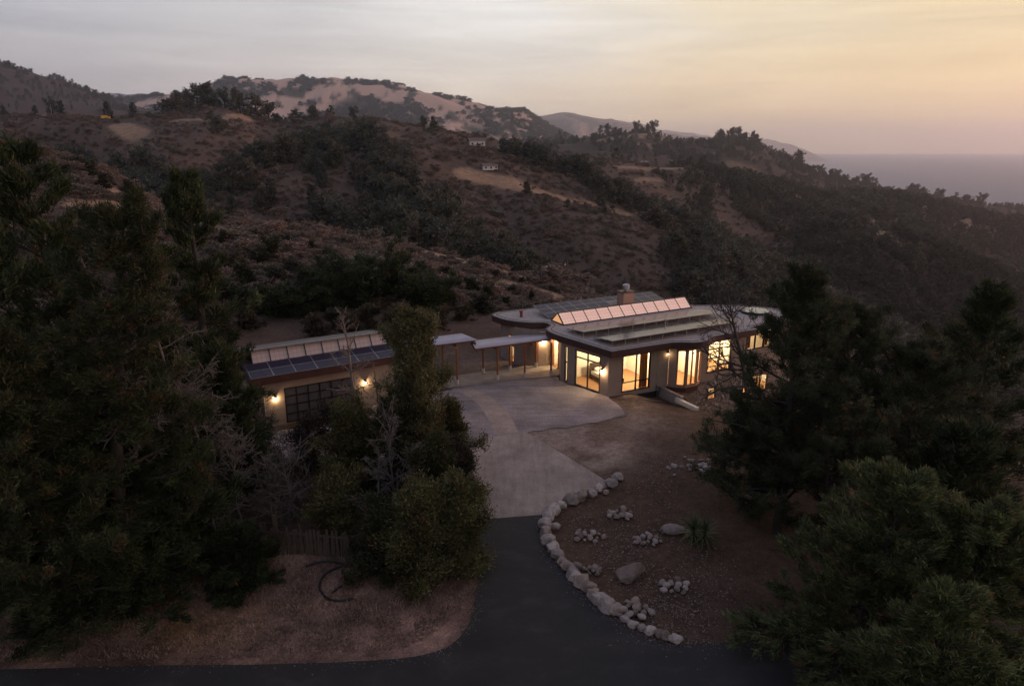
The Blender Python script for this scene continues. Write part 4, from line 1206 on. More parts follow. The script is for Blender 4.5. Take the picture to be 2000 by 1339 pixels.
# ------------------------------------------------------------------ covered walk
M_CORR = mat('galvanised_sheet', (.50, .46, .50), (.40, .37, .41), 1.2, .45, metal=.35)
M_POST = mat('redwood_post', (.27, .095, .04), (.19, .065, .03), 5, .6, stretch=(6, 6, 1))
M_FOOT = mat('footing_concrete', (.50, .46, .43), (.40, .37, .35), 4, .9)
def canopy(corners, posts, label, nx):
    """corners FL, FR, BR, BL (x, y, z) of the corrugated sheet; posts (x, y)"""
    e = empty('walk_canopy', (*posts[0], 0), 0, label, 'canopy', 'canopies of the covered walk')
    o = Vector((*posts[0], 0)); C = [Vector(c) - o for c in corners]
    b = MB(); vs = []
    for r_ in (0, 1):
        A, B = (C[0], C[1]) if r_ == 0 else (C[3], C[2])
        for i in range(nx * 4 + 1):
            t = i / (nx * 4); p = A.lerp(B, t); p = p + Vector((0, 0, .035 * math.sin(i * PI / 2)))
            vs.append(p)
    n = nx * 4 + 1
    b.add(vs, [(i, i + 1, n + i + 1, n + i) for i in range(n - 1)])
    sh = b.build('corrugated_roof', M_CORR, e, smooth=True)
    sh.modifiers.new('thick', 'SOLIDIFY').thickness = .008
    for t in (.14, .5, .86):               # beams under the sheet
        a_, c_ = C[0].lerp(C[3], t), C[1].lerp(C[2], t)
        d_ = Vector((0, 0, -.13))
        b = MB(); b.bar(a_ + d_, c_ + d_, .09, .18); b.build('beam', M_POST, e)
    k = max(3, nx // 7)
    for i in range(k + 1):
        a_, c_ = C[0].lerp(C[1], (i + .1) / (k + .2)), C[3].lerp(C[2], (i + .1) / (k + .2)); d_ = Vector((0, 0, -.30))
        b = MB(); b.bar(a_ + d_, c_ + d_, .07, .14); b.build('joist', M_POST, e)
    nrm = (C[1] - C[0]).cross(C[3] - C[0]); 
    for q in posts:
        p = Vector((q[0], q[1], 0)) - o
        zt = C[0].z - (nrm.x * (p.x - C[0].x) + nrm.y * (p.y - C[0].y)) / nrm.z - .24
        b = MB(); b.tube([(p.x, p.y, .45), (p.x, p.y, zt)], .085, 10); b.build('post', M_POST, e)
        b = MB(); b.tube([(p.x, p.y, 0), (p.x, p.y, .47)], .13, 12); b.build('footing', M_FOOT, e)
    return e
canopy([(-2.85, 51.75, 2.98), (3.25, 54.6, 3.02), (2.75, 57.3, 2.86), (-3.45, 54.7, 2.80)], [g_[:2] for g_ in (gp(972, 742.5), gp(1025, 738), gp(1076, 733.5), gp(944, 730), gp(996, 724.5), gp(1047, 718.5))],
       'longer corrugated canopy on redwood posts joining the house', 34)
canopy([(-9.0, 50.4, 3.24), (-2.75, 53.3, 3.28), (-4.2, 55.9, 3.12), (-10.4, 53.0, 3.08)], [g_[:2] for g_ in (gp(841, 746), gp(893.5, 752), gp(866, 741))] + [(-8.2, 50.7), (-9.4, 52.6)],
       'shorter higher corrugated canopy on redwood posts towards the garage', 34)
walk = [gp(836, 757)[:2], gp(893, 757)[:2], gp(972, 746)[:2], gp(1025, 741)[:2], gp(1080, 736)[:2], gp(1093, 734)[:2], h_xy(-.05, 7.2)[:2], h_xy(-.05, 8.5)[:2], h_xy(-1.2, 8.7)[:2], h_xy(-2.2, 9.4)[:2], gp(996, 722)[:2], gp(944, 727)[:2], gp(866, 738)[:2], gp(800, 748)[:2]]
sheet('walk_slab', walk, .09, M_WALK, .16, 'pale concrete slab under the covered walk')

# ------------------------------------------------------------------ retaining wall
M_RET = mat('retaining_concrete', (.33, .29, .265), (.24, .215, .20), 1.5, .9, bump=.006, bscale=10)
rw = empty('retaining_wall', h_xy(4.95, -.05, 0), HTH, 'low concrete retaining wall running out from the house by the bay', 'wall')
b = MB(); b.box(-.1, .1, -2.6, 0, -2.6, .02); b.build('wall_body', M_RET, rw)
b = MB(); b.box(-.13, .13, -2.63, 0, .022, .07); b.build('coping', M_WALK, rw)
b = MB(); b.box(-.38, -.1, -4.6, -2.2, -.42, -.10); b.build('end_beam', mat('white_beam', (.55, .52, .50), (.46, .43, .41), 2, .85), rw)
b = MB(); b.box(-.36, -.20, -4.62, -4.42, -2.0, -.425); b.build('end_post', M_ALU, rw)
b = MB(); b.box(-.1, .1, -4.5, -2.601, -2.9, -.45); b.build('lower_wall', M_RET, rw)
ut = empty('utility_meter', h_xy(4.7, -.02, -.2), HTH, 'grey meter box and conduits on the wall beside the bay', 'meter box')
b = MB(); b.box(-.15, .15, -.16, -.005, .0, .42); b.build('meter_box', M_ALU, ut)
for x_, z_ in ((-.1, -.7), (.05, -.75)):
    b = MB(); b.tube([(x_, -.08, z_), (x_, -.08, 0)], .025, 8); b.build('conduit', M_ALU, ut)
b = MB(); b.tube([(0, -.16, .28), (0, -.22, .28)], .09, 12); b.build('meter_dial', M_GLASS, ut)
pp = [h_xy(1.5, -1.6), h_xy(2.5, -1.5), h_xy(3.4, -1.35), h_xy(4.2, -1.1)]
b = MB(); b.tube([(q[0], q[1], h1(q[0], q[1]) + .05) for q in pp], .05, 8)
tag(b.build('drain_pipe', mat('grey_pipe', (.22, .18, .15), (.17, .14, .12), 4, .7)), 'long thin drain pipe lying on the dirt under the large window', 'pipe')

# ------------------------------------------------------------------ stake fence
fn = empty('stake_fence', (-12.4, 28.25, 0), 0, 'old fence of uneven weathered stakes on the bank', 'fence')
M_STAKE = mat('weathered_stake', (.085, .063, .052), (.05, .038, .033), 6, .95, stretch=(5, 5, .6))
x = 0.0; rf = random.Random(11); x_end = 4.9
stm = []
for i in range(6):
    w_ = .045 + .012 * i; h_ = 1.0
    b = MB(); b.add([(-w_/2, -.02, 0), (w_/2, -.02, 0), (w_/2, .02, 0), (-w_/2, .02, 0), (-w_/2.6, -.015, h_), (w_/2.4, -.015, h_ - .03), (w_/2.5, .015, h_ - .02), (-w_/2.8, .015, h_)], [(0, 3, 2, 1), (4, 5, 6, 7), (0, 1, 5, 4), (1, 2, 6, 5), (2, 3, 7, 6), (3, 0, 4, 7)])
    stm.append(b.mesh('stake', M_STAKE))
while x < x_end:
    yy = .05 * math.sin(x * 3) - .06 * x
    zb = h1(-12.4 + x, 28.25 + yy) - .1
    hgt = rf.uniform(1.25, 1.6) - .02 * x + (rf.random() < .06) * .4
    mobj('stake', stm[rf.randrange(6)], fn, (x, yy, zb), (rf.gauss(0, .03), rf.gauss(0, .045), rf.uniform(-.3, .3)), (1.3, 1.3, hgt))
    x += rf.uniform(.075, .17)
for a_, c_, zz in ((-.6, 1.65, 1.12), (1.55, 4.95, 1.02)):
    b = MB(); b.bar((a_, -.05, zz + .05), (c_, -.05 - .06 * c_, zz - .02 * c_), .05, .09); b.build('rail', M_STAKE, fn)
b = MB(); b.box(1.5, 1.66, -.12, .0, -.2, 1.95); b.build('post', M_STAKE, fn)

# ------------------------------------------------------------------ black pipe coil, tank, wrapped goods
def lie(pix, lift=.05):
    out = []
    for q in catmull(E_(pix), 6): out.append((q[0], q[1], h1(q[0], q[1]) + lift))
    return out
M_HOSE = mat('black_poly_pipe', (.010, .010, .011), (.016, .015, .016), 4, .6)
hc = empty('pipe_coil', (*gp(660, 1130)[:2], 0), 0, 'loose loop of black plastic pipe lying on the dry bank', 'pipe')
ox, oy = hc.location.x, hc.location.y
for nm, pix, r_ in (('pipe_loop', [(598,1106),(620,1098),(650,1095),(680,1102),(665,1104),(645,1112),(630,1125),(624,1140),(628,1155),(642,1167),(662,1172),(690,1168)], .05), ('pipe_end', [(668,1110),(673,1122),(673,1130)], .05), ('pipe_scrap', [(650,1155),(660,1148),(668,1142)], .04)):
    b = MB(); b.tube([(p[0] - ox, p[1] - oy, p[2]) for p in lie(pix)], r_, 8); b.build(nm, M_HOSE, hc, smooth=True)
M_TANK = mat('white_poly', (.55, .52, .53), (.45, .43, .45), 2, .5)
tx, ty, _ = gp(436, 768)
tk = empty('water_tank', (tx, ty, h1(tx, ty)), 0, 'white plastic water tank with a domed lid left of the garage', 'tank')
b = MB(); b.tube([(0, 0, 0), (0, 0, 1.05), (0, 0, 1.22), (0, 0, 1.33)], [.52, .52, .45, .22], 20); b.build('tank_body', M_TANK, tk, smooth=True)
b = MB(); b.tube([(0, 0, 1.33), (0, 0, 1.41)], [.2, .19], 14); b.build('lid', M_BRONZE, tk)
for z_ in (.3, .6, .9):
    b = MB(); b.tube([(0, 0, z_ - .03), (0, 0, z_), (0, 0, z_ + .03)], [.525, .55, .525], 20, cap=False); b.build('rib', M_TANK, tk)
def bundle(px, py, sx, sy, sz, seed, label):
    """goods under a crumpled white wrap"""
    x, y, _ = gp(px, py)
    r = np.random.default_rng(seed)
    bm = bmesh.new(); bmesh.ops.create_cube(bm, size=1); bmesh.ops.subdivide_edges(bm, edges=bm.edges[:], cuts=9, use_grid_fill=True)
    V = np.array([v.co[:] for v in bm.verts])
    n = fbm(V[:, 0] * 5 + V[:, 2] * 4 + seed, V[:, 1] * 5 - V[:, 2] * 3, seed, 4) - .5
    rad = np.linalg.norm(V, axis=1, keepdims=True)
    V = V * (.82 + .3 * (.6 / np.maximum(rad, .3)) * .3) * (1 + .5 * n[:, None])
    for v, c in zip(bm.verts, V): v.co = (c[0] * sx, c[1] * sy, (c[2] + .5) * sz)
    me = bpy.data.meshes.new('wrapped_bundle'); bm.to_mesh(me); bm.free(); me.materials.append(M_TANK)
    me.polygons.foreach_set('use_smooth', np.ones(len(me.polygons), bool))
    tag(mobj('wrapped_bundle', me, None, (x, y, h1(x, y) - .05), (0, 0, r.uniform(0, 1))), label, 'bundle', 'wrapped goods beside the garage')
bundle(475, 815, 1.2, .9, .9, 1, 'white wrapped bundle of goods against the garage side wall')
bundle(485, 836, 1.0, .8, .6, 2, 'crumpled white wrapped bundle nearest the garage lantern')
bundle(450, 772, 1.3, .7, .5, 3, 'low white wrapped bundle beside the water tank')
bundle(415, 768, .8, .6, .5, 4, 'small white wrapped bundle on the brush side of the tank')
for k, (s_, t_) in enumerate(((2.2, -1.5), (3.1, -1.3), (3.9, -1.7), (5.0, -1.4), (2.7, -2.2), (7.6, -1.2), (8.2, -1.6))):
    q = g_xy(s_, t_); s = .28 + .1 * (k % 3)
    tag(mobj('stone', PEB[k % 6], None, (q[0], q[1], s * .3), (0, .2, k), s), 'rubble stone lying in front of the garage door', 'stone', 'rubble in front of the garage')

# ------------------------------------------------------------------ trees
UP = np.array([0, 0, 1.0])
def unit(a): return a / (np.linalg.norm(a, axis=-1, keepdims=True) + 1e-9)
def chains(start, d, length, k, up, wander, r):
    """n polylines of k points: each wanders and bends towards `up`"""
    n = len(start); P = np.zeros((n, k, 3)); P[:, 0] = start; d = unit(d); st = (length / (k - 1))[:, None]
    for i in range(1, k):
        d = unit(d + UP * (up if np.isscalar(up) else up[:, None]) + r.normal(0, wander, (n, 3)))
        P[:, i] = P[:, i - 1] + d * st
    return P
def tubes(P, Rd, ns):
    """surface of n chains at once"""
    n, k, _ = P.shape
    T = np.zeros_like(P); T[:, 1:-1] = P[:, 2:] - P[:, :-2]; T[:, 0] = P[:, 1] - P[:, 0]; T[:, -1] = P[:, -1] - P[:, -2]; T = unit(T)
    ref = np.where(np.abs(T[..., 2:3]) < .9, np.array([0, 0, 1.0]), np.array([1.0, 0, 0]))
    X = unit(np.cross(T, ref)); Y = np.cross(T, X)
    a = np.arange(ns) * 2 * PI / ns
    V = P[:, :, None] + Rd[:, :, None, None] * (X[:, :, None] * np.cos(a)[None, None, :, None] + Y[:, :, None] * np.sin(a)[None, None, :, None])
    idx = np.arange(n * k * ns).reshape(n, k, ns)
    nx = np.roll(idx, -1, 2)
    F = np.stack([idx[:, :-1], nx[:, :-1], nx[:, 1:], idx[:, 1:]], -1).reshape(-1, 4)
    return V.reshape(-1, 3), F
def join(parts):
    V, F, o = [], [], 0
    for v, f in parts:
        V.append(v); F.append(f + o); o += len(v)
    return np.concatenate(V), np.concatenate(F)
def leaves(C, D, n, sig, ln, wd, spread, r, base, var=.35, brown=0.0, bcol=(.10, .05, .025), upb=0.0, tip=None):
    """n small blades round every foliage point"""
    m = len(C)
    c = np.repeat(C, n, 0) + r.normal(0, sig, (m * n, 3))
    d = unit(np.repeat(D, n, 0) + r.normal(0, spread, (m * n, 3)) + UP * upb)
    s = unit(np.cross(d, unit(r.normal(size=(m * n, 3)))))
    l = ln * r.uniform(.6, 1.3, (m * n, 1)); w = wd * r.uniform(.7, 1.3, (m * n, 1))
    V = np.stack([c - s * w * .5, c + s * w * .5, c + d * l], 1).reshape(-1, 3)
    F = np.arange(m * n * 3).reshape(-1, 3)
    bright = np.repeat(r.uniform(1 - var, 1 + var, (m, 1)), n, 0) * r.uniform(.8, 1.2, (m * n, 1))
    colr = np.array(base)[None] * bright
    if brown:
        k = np.repeat(r.random(m) < brown, n)
        colr[k] = np.array(bcol)[None] * bright[k]
    return V, F, np.repeat(colr, 3, 0)
def foliage_mat(name, rough=.65, trans=.25):
    m = bpy.data.materials.new(name); m.use_nodes = True
    nt = m.node_tree; b = nt.nodes['Principled BSDF']; out = nt.nodes['Material Output']
    at = nt.nodes.new('ShaderNodeAttribute'); at.attribute_name = 'Col'
    nz = nt.nodes.new('ShaderNodeTexNoise'); nz.inputs['Scale'].default_value = .8
    mr = nt.nodes.new('ShaderNodeMapRange'); mr.inputs['From Min'].default_value = .3; mr.inputs['From Max'].default_value = .7; mr.inputs['To Min'].default_value = .65; mr.inputs['To Max'].default_value = 1.35
    tc = nt.nodes.new('ShaderNodeTexCoord')
    nt.links.new(tc.outputs['Object'], nz.inputs['Vector']); nt.links.new(nz.outputs[0], mr.inputs['Value'])
    sc = nt.nodes.new('ShaderNodeVectorMath'); sc.operation = 'SCALE'
    nt.links.new(at.outputs['Color'], sc.inputs[0]); nt.links.new(mr.outputs[0], sc.inputs['Scale'])
    nt.links.new(sc.outputs[0], b.inputs['Base Color'])
    b.inputs['Roughness'].default_value = rough; b.inputs['Specular IOR Level'].default_value = .25
    if trans:
        t = nt.nodes.new('ShaderNodeBsdfTranslucent'); nt.links.new(sc.outputs[0], t.inputs[0])
        mx = nt.nodes.new('ShaderNodeMixShader'); mx.inputs[0].default_value = trans
        nt.links.new(b.outputs[0], mx.inputs[1]); nt.links.new(t.outputs[0], mx.inputs[2]); nt.links.new(mx.outputs[0], out.inputs[0])
    return m
M_LEAF = foliage_mat('foliage')
M_BARK = mat('bark', (.05, .041, .036), (.03, .025, .022), 6, .95, bump=.03, bscale=14, stretch=(1, 1, .25))
M_BARKG = mat('grey_dead_wood', (.16, .142, .138), (.09, .078, .075), 7, .95, stretch=(1, 1, .3))
M_BARKD = mat('dark_twigs', (.085, .072, .066), (.05, .042, .04), 7, .95)
M_BARKL = mat('pale_bark', (.24, .20, .17), (.15, .125, .11), 5, .95, stretch=(1, 1, .3))

SPEC = {
 'cypress': dict(t0=.10, nb=44, prof=lambda t: (1 - t) ** .62 * .95 + .10, el=(2, 52), up=.045, wan=.07, ns=11, sl=.42, flat=.45, tf=6, nl=13, sig=.13, ln=.30, wd=.065, spr=.38, upb=.22, base=(.042, .055, .024), brown=.03),
 'spray': dict(t0=.05, nb=40, lr=(.45, 1.3), prof=lambda t: (1 - t) ** .75 + .10, el=(-8, 40), up=.02, wan=.08, ns=17, sl=.50, flat=.22, tf=9, nl=17, sig=.075, ln=.20, wd=.040, spr=.42, upb=.15, base=(.085, .105, .042), brown=.05),
 'pine': dict(t0=.24, nb=34, prof=lambda t: np.sin(np.clip(t * .93 + .12, 0, 1) * PI) ** .6 * .95 + .12, el=(4, 48), up=.05, wan=.11, ns=11, sl=.40, flat=.6, tf=5, nl=26, sig=.10, ln=.24, wd=.030, spr=.85, upb=.18, base=(.042, .052, .026), brown=.03),
 'rustpine': dict(t0=.08, nb=74, prof=lambda t: (1 - t) ** .5 * .9 + .18, el=(4, 45), up=.05, wan=.11, ns=11, sl=.42, flat=.6, tf=5, nl=24, sig=.12, ln=.25, wd=.034, spr=.85, upb=.15, base=(.038, .046, .020), brown=.05),
 'broad': dict(lr=(.30, 1.35), t0=.08, nb=40, prof=lambda t: np.sin(np.clip(t * .8 + .2, 0, 1) * PI) ** .5 * .9 + .15, el=(10, 72), up=.03, wan=.16, ns=9, sl=.38, flat=.9, tf=5, nl=22, sig=.17, ln=.16, wd=.055, spr=.75, upb=.3, base=(.088, .086, .036), brown=.04),
 'column': dict(lr=(.5, 1.25), t0=.12, nb=60, prof=lambda t: np.interp(t, [0, .25, .5, .75, 1], [1.0, .85, .62, .58, .22]), el=(15, 65), up=.06, wan=.14, ns=9, sl=.38, flat=.9, tf=5, nl=22, sig=.16, ln=.17, wd=.055, spr=.7, upb=.3, base=(.10, .095, .045), brown=.03),
 'flat': dict(t0=.25, nb=36, prof=lambda t: .55 + .45 * np.sqrt(t), el=(12, 30), up=.0, wan=.10, ns=12, sl=.36, flat=.3, tf=5, nl=12, sig=.18, ln=.34, wd=.11, spr=.5, upb=.2, base=(.030, .042, .017), brown=.02),
}
def grow(kind, seed, Ht, spread, lean=(0, 0), r0=None, ov=None, top_az=None):
    """one tree: trunk, limbs, branchlets and thousands of leaf blades"""
    s = dict(SPEC[kind]); s.update(ov or {})
    r = np.random.default_rng(seed); r0 = r0 or Ht * .018 + .03
    tr = chains(np.array([[0, 0, -.15]]), np.array([[lean[0], lean[1], 1.0]]), np.array([Ht * .97]), 14, .05, .035, r)
    tr[0, :, 2] *= Ht * .97 / max(tr[0, -1, 2], .1)
    tt = np.linspace(0, 1, 14)
    parts = [tubes(tr, (r0 * (1 - tt) ** .75 + .012)[None], 7)]
    nb = s['nb']
    t = np.sort(s['t0'] + (1 - s['t0']) * np.clip((np.arange(nb) + r.uniform(-.6, .6, nb)) / nb, 0, .99))
    st = np.stack([np.interp(t, tt, tr[0, :, i]) for i in range(3)], 1)
    tl = (t - s['t0']) / (1 - s['t0'])
    az = np.arange(nb) * 2.399 + r.normal(0, .5, nb)
    el = np.radians(s['el'][0] + (s['el'][1] - s['el'][0]) * tl ** 1.3 + r.normal(0, 7, nb))
    L = spread * s['prof'](tl) * r.uniform(*s.get('lr', (.62, 1.12)), nb)
    d = np.stack([np.cos(az) * np.cos(el), np.sin(az) * np.cos(el), np.sin(el)], 1)
    B = chains(st, d, L, 7, s['up'], s['wan'], r)
    rb = np.interp(t, tt, r0 * (1 - tt) ** .75 + .012) * .42
    parts.append(tubes(B, rb[:, None] * np.linspace(1, .15, 7)[None] + .006, 4))
    ns = s['ns']
    f = r.uniform(.14, 1.0, (nb, ns)); f[:, 0] = 1.0
    k = f * 6; i0 = np.minimum(k.astype(int), 5); fr = (k - i0)[..., None]
    bi = np.arange(nb)[:, None]
    S0 = (B[bi, i0] * (1 - fr) + B[bi, i0 + 1] * fr).reshape(-1, 3)
    bd = unit(B[bi, i0 + 1] - B[bi, i0]).reshape(-1, 3)
    side = unit(np.cross(bd, UP)) * np.where(r.random(nb * ns) < .5, -1, 1)[:, None]
    sd = unit(bd * .8 + side * r.uniform(.3, 1.1, (nb * ns, 1)) + r.normal(0, s['flat'] * .45, (nb * ns, 3)) * np.array([.6, .6, 1]) + UP * .15)
    sL = (np.repeat(L, ns) * s['sl'] * (1.15 - .75 * f.ravel()) * r.uniform(.6, 1.2, nb * ns)) + .12
    S = chains(S0, sd, sL, 4, s['up'] * .8, s['wan'] * .8, r)
    parts.append(tubes(S, np.repeat(rb, ns)[:, None] * .22 * np.linspace(1, .3, 4)[None] + .004, 3))
    wv, wf_ = join(parts)
    g = r.uniform(.25, 1.0, (len(S), s['tf'])); g[:, 0] = 1.0
    k = g * 3; i0 = np.minimum(k.astype(int), 2); fr = (k - i0)[..., None]; si = np.arange(len(S))[:, None]
    C = (S[si, i0] * (1 - fr) + S[si, i0 + 1] * fr).reshape(-1, 3)
    D = unit(S[si, i0 + 1] - S[si, i0]).reshape(-1, 3)
    # top of the leader
    C = np.concatenate([C, tr[0, -3:].repeat(4, 0)]); D = np.concatenate([D, np.tile(UP, (12, 1))])
    lv, lf, lc = leaves(C, D, s['nl'], s['sig'], s['ln'], s['wd'], s['spr'], r, s['base'], .55, s['brown'], upb=s['upb'])
    return wv, wf_, lv, lf, lc
NTRI = [0]
def plant(name, kind, x, y, Ht, spread, label, seed, cat='tree', group=None, lean=(0, 0), bark=None, ov=None, z=None, rz=0.0):
    wv, wf_, lv, lf, lc = grow(kind, seed, Ht, spread, lean, ov=ov)
    e = empty(name, (x, y, h1(x, y) if z is None else z), rz, label, cat, group)
    mobj('trunk', np_mesh('trunk', wv, wf_, bark or M_BARK, True), e)
    mobj('crown', np_mesh('crown', lv, lf, M_LEAF, False, lc), e)
    NTRI[0] += len(wf_) * 2 + len(lf)
    return e
def bare(name, x, y, Ht, spread, label, seed, m, nb=22, ns=9, nt_=5, t0=.2, el=(15, 60), lean=(0, 0), r0=None, bias=None, cat='dead tree', z=None, wan=.16, thick=1.0):
    """leafless tree: trunk, limb, branch and twig levels"""
    r = np.random.default_rng(seed); r0 = r0 or Ht * .016 + .02
    tr = chains(np.array([[0, 0, -.15]]), np.array([[lean[0], lean[1], 1.0]]), np.array([Ht]), 14, .03, .06, r)
    tt = np.linspace(0, 1, 14); rt = r0 * (1 - tt) ** .7 + .012
    parts = [tubes(tr, rt[None], 7)]
    t = t0 + (1 - t0) * r.random(nb)
    st = np.stack([np.interp(t, tt, tr[0, :, i]) for i in range(3)], 1); tl = (t - t0) / (1 - t0)
    az = np.arange(nb) * 2.399 + r.normal(0, .5, nb)
    if bias is not None: az = np.where(r.random(nb) < .7, bias + r.normal(0, .6, nb), az)
    e_ = np.radians(el[0] + (el[1] - el[0]) * tl + r.normal(0, 10, nb))
    L = spread * (1 - .55 * tl) * r.uniform(.5, 1.15, nb)
    B = chains(st, np.stack([np.cos(az) * np.cos(e_), np.sin(az) * np.cos(e_), np.sin(e_)], 1), L, 9, .02, wan, r)
    rb = np.interp(t, tt, rt) * .45
    parts.append(tubes(B, rb[:, None] * np.linspace(1, .2, 9)[None] + .007 * thick, 5))
    def sub(Bp, Lp, rp, n, sc, k, sides, rad):
        m_, kk, _ = Bp.shape; f = r.uniform(.2, 1, (m_, n)); q = f * (kk - 1); i0 = np.minimum(q.astype(int), kk - 2); fr = (q - i0)[..., None]; bi = np.arange(m_)[:, None]
        S0 = (Bp[bi, i0] * (1 - fr) + Bp[bi, i0 + 1] * fr).reshape(-1, 3); bd = unit(Bp[bi, i0 + 1] - Bp[bi, i0]).reshape(-1, 3)
        sd = unit(bd * .7 + r.normal(0, .65, bd.shape)); l = np.repeat(Lp, n) * sc * (1.2 - .8 * f.ravel()) * r.uniform(.5, 1.2, m_ * n)
        S = chains(S0, sd, l, k, .02, wan * 1.3, r); rr_ = np.repeat(rp, n) * .4
        return S, l, rr_, tubes(S, rr_[:, None] * np.linspace(1, .35, k)[None] + rad * thick, sides)
    S, l, r2, tb = sub(B, L, rb, ns, .5, 5, 4, .005); parts.append(tb)
    if nt_:
        T, l3, r3, tb = sub(S, l, r2, nt_, .55, 4, 3, .004); parts.append(tb)
    wv, wf_ = join(parts)
    e = empty(name, (x, y, h1(x, y) if z is None else z), 0, label, cat)
    nt0 = 14 * 7
    mobj('trunk', np_mesh('trunk', parts[0][0], parts[0][1], m, True), e)
    V2, F2 = join(parts[1:])
    mobj('branches', np_mesh('branches', V2, F2, m, True), e)
    NTRI[0] += len(wf_) * 2
    return e
def top_at(px, py, y):
    p = at_depth(px, py, y); return p[0], y, p[2] - h1(p[0], y)
def T(name, kind, px, py, y, spread, label, seed, base=None, **k):
    x, y, hh = top_at(px, py, y)
    if base is not None:
        bx, by = base; k['lean'] = ((x - bx) / hh * 1.0, (y - by) / hh * 1.0); x, y = bx, by
    return plant(name, kind, x, y, hh, spread, label, seed, **k)
# left-hand wood
T('cypress_tree', 'cypress', 48, 272, 27.5, 4.6, 'tallest dark cypress rising above the left ridge line', 11)
T('cypress_tree', 'cypress', 345, 338, 36, 3.5, 'slim dark cypress standing behind the grey dead tree', 12)
T('pine_tree', 'rustpine', 120, 395, 25.0, 3.5, 'rust tinged pine in front of the tallest cypress', 13)
T('cypress_tree', 'cypress', -90, 330, 25.5, 4.6, 'dark cypress at the outer edge of the wood', 14)
T('cypress_tree', 'cypress', 290, 590, 31, 3.6, 'dark spreading cypress below the grey dead tree', 15)
T('cypress_tree', 'cypress', 415, 690, 33, 2.6, 'small dark cypress nearest the white water tank', 16)
T('pine_tree', 'rustpine', 30, 640, 23.0, 3.6, 'olive and rust pine standing over the dry bank', 17)
T('cypress_tree', 'spray', 190, 800, 25.5, 3.4, 'low green cypress with feathery sprays above the bank', 18, ov=dict(base=(.030, .042, .017)))
T('cypress_tree', 'cypress', 330, 880, 27.0, 2.7, 'low dark cypress beside the stake fence', 19)
T('pine_tree', 'pine', -40, 860, 22.5, 2.8, 'small dark pine at the road end of the bank', 20)
T('cypress_tree', 'spray', 452, 1035, 26.2, 1.7, 'bushy young cypress at the foot of the stake fence', 21, ov=dict(base=(.028, .040, .017), nb=34))
T('cypress_tree', 'spray', 120, 960, 24.2, 2.3, 'bushy young cypress on the dry bank under the pines', 22, ov=dict(base=(.026, .036, .017), nb=36))
T('cypress_tree', 'cypress', 170, 560, 34, 3.8, 'dark cypress filling the back of the wood', 23)
x, y, hh = top_at(205, 425, 27.5); bare('dead_tree', x, y, hh, 3.4, 'grey dead cypress with bleached bare branches among the cypresses', 31, M_BARKG, 46, 10, 5, t0=.5, el=(-15, 40), thick=1.4, r0=.13)
for i, (px, py, y, sp, lab) in enumerate(((290, 500, 29.0, 3.4, 'grey dead cypress with tangled limbs beside the slim cypress'), (395, 760, 29.5, 3.2, 'grey dead tree of tangled limbs left of the water tank'), (215, 520, 26.5, 2.8, 'grey dead tree with drooping limbs in front of the dead cypress'))):
    x, y, hh = top_at(px, py, y); bare('dead_tree', x, y, hh, sp, lab, 35 + i, M_BARKG, 36, 10, 5, t0=.45, el=(-10, 45), thick=1.3, r0=.11)
for i, (px, py, y, sp, lab) in enumerate(((560, 850, 31.5, 3.2, 'tangled dead shrub of grey twigs above the stake fence'), (455, 860, 30.0, 2.8, 'tangled dead shrub between the young cypress and the tank'), (520, 900, 29.4, 2.2, 'low dead shrub of dark twigs behind the fence stakes'), (610, 800, 37.0, 2.6, 'dead shrub of dark twigs in front of the garage door'), (500, 800, 36.0, 2.6, 'dead shrub of dark twigs below the garage lantern'), (410, 960, 27.5, 2.0, 'dead drooping shrub beside the bushy young cypress'))):
    x, y, hh = top_at(px, py, y); bare('dead_shrub', x, y, hh, sp, lab, 40 + i, M_BARKD if i in (2, 3, 4) else M_BARKG, 26, 9, 5, t0=.08, el=(0, 60), cat='shrub', r0=.06, wan=.2)
x, y, _ = gp(697, 836); bare('bare_tree', x, y, 7.9, 2.4, 'pale leafless tree standing before the garage lantern', 51, M_BARKL, 20, 8, 5, t0=.3, el=(25, 65), r0=.13)
x, y, _ = gp(742, 838); bare('bare_tree', x, y, 5.2, 1.6, 'thin leafless sapling beside the pale bare tree', 52, M_BARKL, 14, 7, 4, t0=.2, el=(40, 70), r0=.06)
# broadleaf clump beside the court
T('evergreen_tree', 'column', 798, 608, 35.2, 3.2, 'tall columnar evergreen standing beside the gravel court', 61)
T('evergreen_shrub', 'broad', 690, 803, 35.0, 1.75, 'rounded olive evergreen shrub in front of the bare tree', 62, cat='shrub')
T('evergreen_shrub', 'broad', 650, 950, 29.8, 1.35, 'rounded olive shrub at the end of the stake fence', 63, cat='shrub')
T('evergreen_shrub', 'broad', 878, 800, 36.5, 1.05, 'small shrub leaning out over the gravel court', 64, cat='shrub', ov=dict(base=(.06, .06, .02)))
T('evergreen_shrub', 'broad', 890, 868, 33.0, .8, 'dark purple leaved shrub at the edge of the concrete drive', 65, cat='shrub', ov=dict(base=(.035, .028, .024)))
T('evergreen_shrub', 'broad', 845, 880, 30.2, 1.45, 'dense dark evergreen shrub behind the pair by the asphalt', 66, cat='shrub', ov=dict(base=(.050, .052, .022)))
T('evergreen_shrub', 'broad', 812, 985, 26.3, 1.45, 'dense olive shrub beside the asphalt, nearer the pipe coil', 67, cat='shrub', ov=dict(nb=46, nl=30, sig=.20, ns=10))
T('evergreen_shrub', 'broad', 880, 972, 27.0, 1.25, 'dense olive shrub overhanging the edge of the asphalt apron', 68, cat='shrub', ov=dict(nb=46, nl=30, sig=.20, ns=10))
T('evergreen_shrub', 'broad', 740, 1010, 27.2, 1.3, 'dark shrub between the pipe coil and the olive shrubs', 69, cat='shrub', ov=dict(base=(.036, .040, .020)))
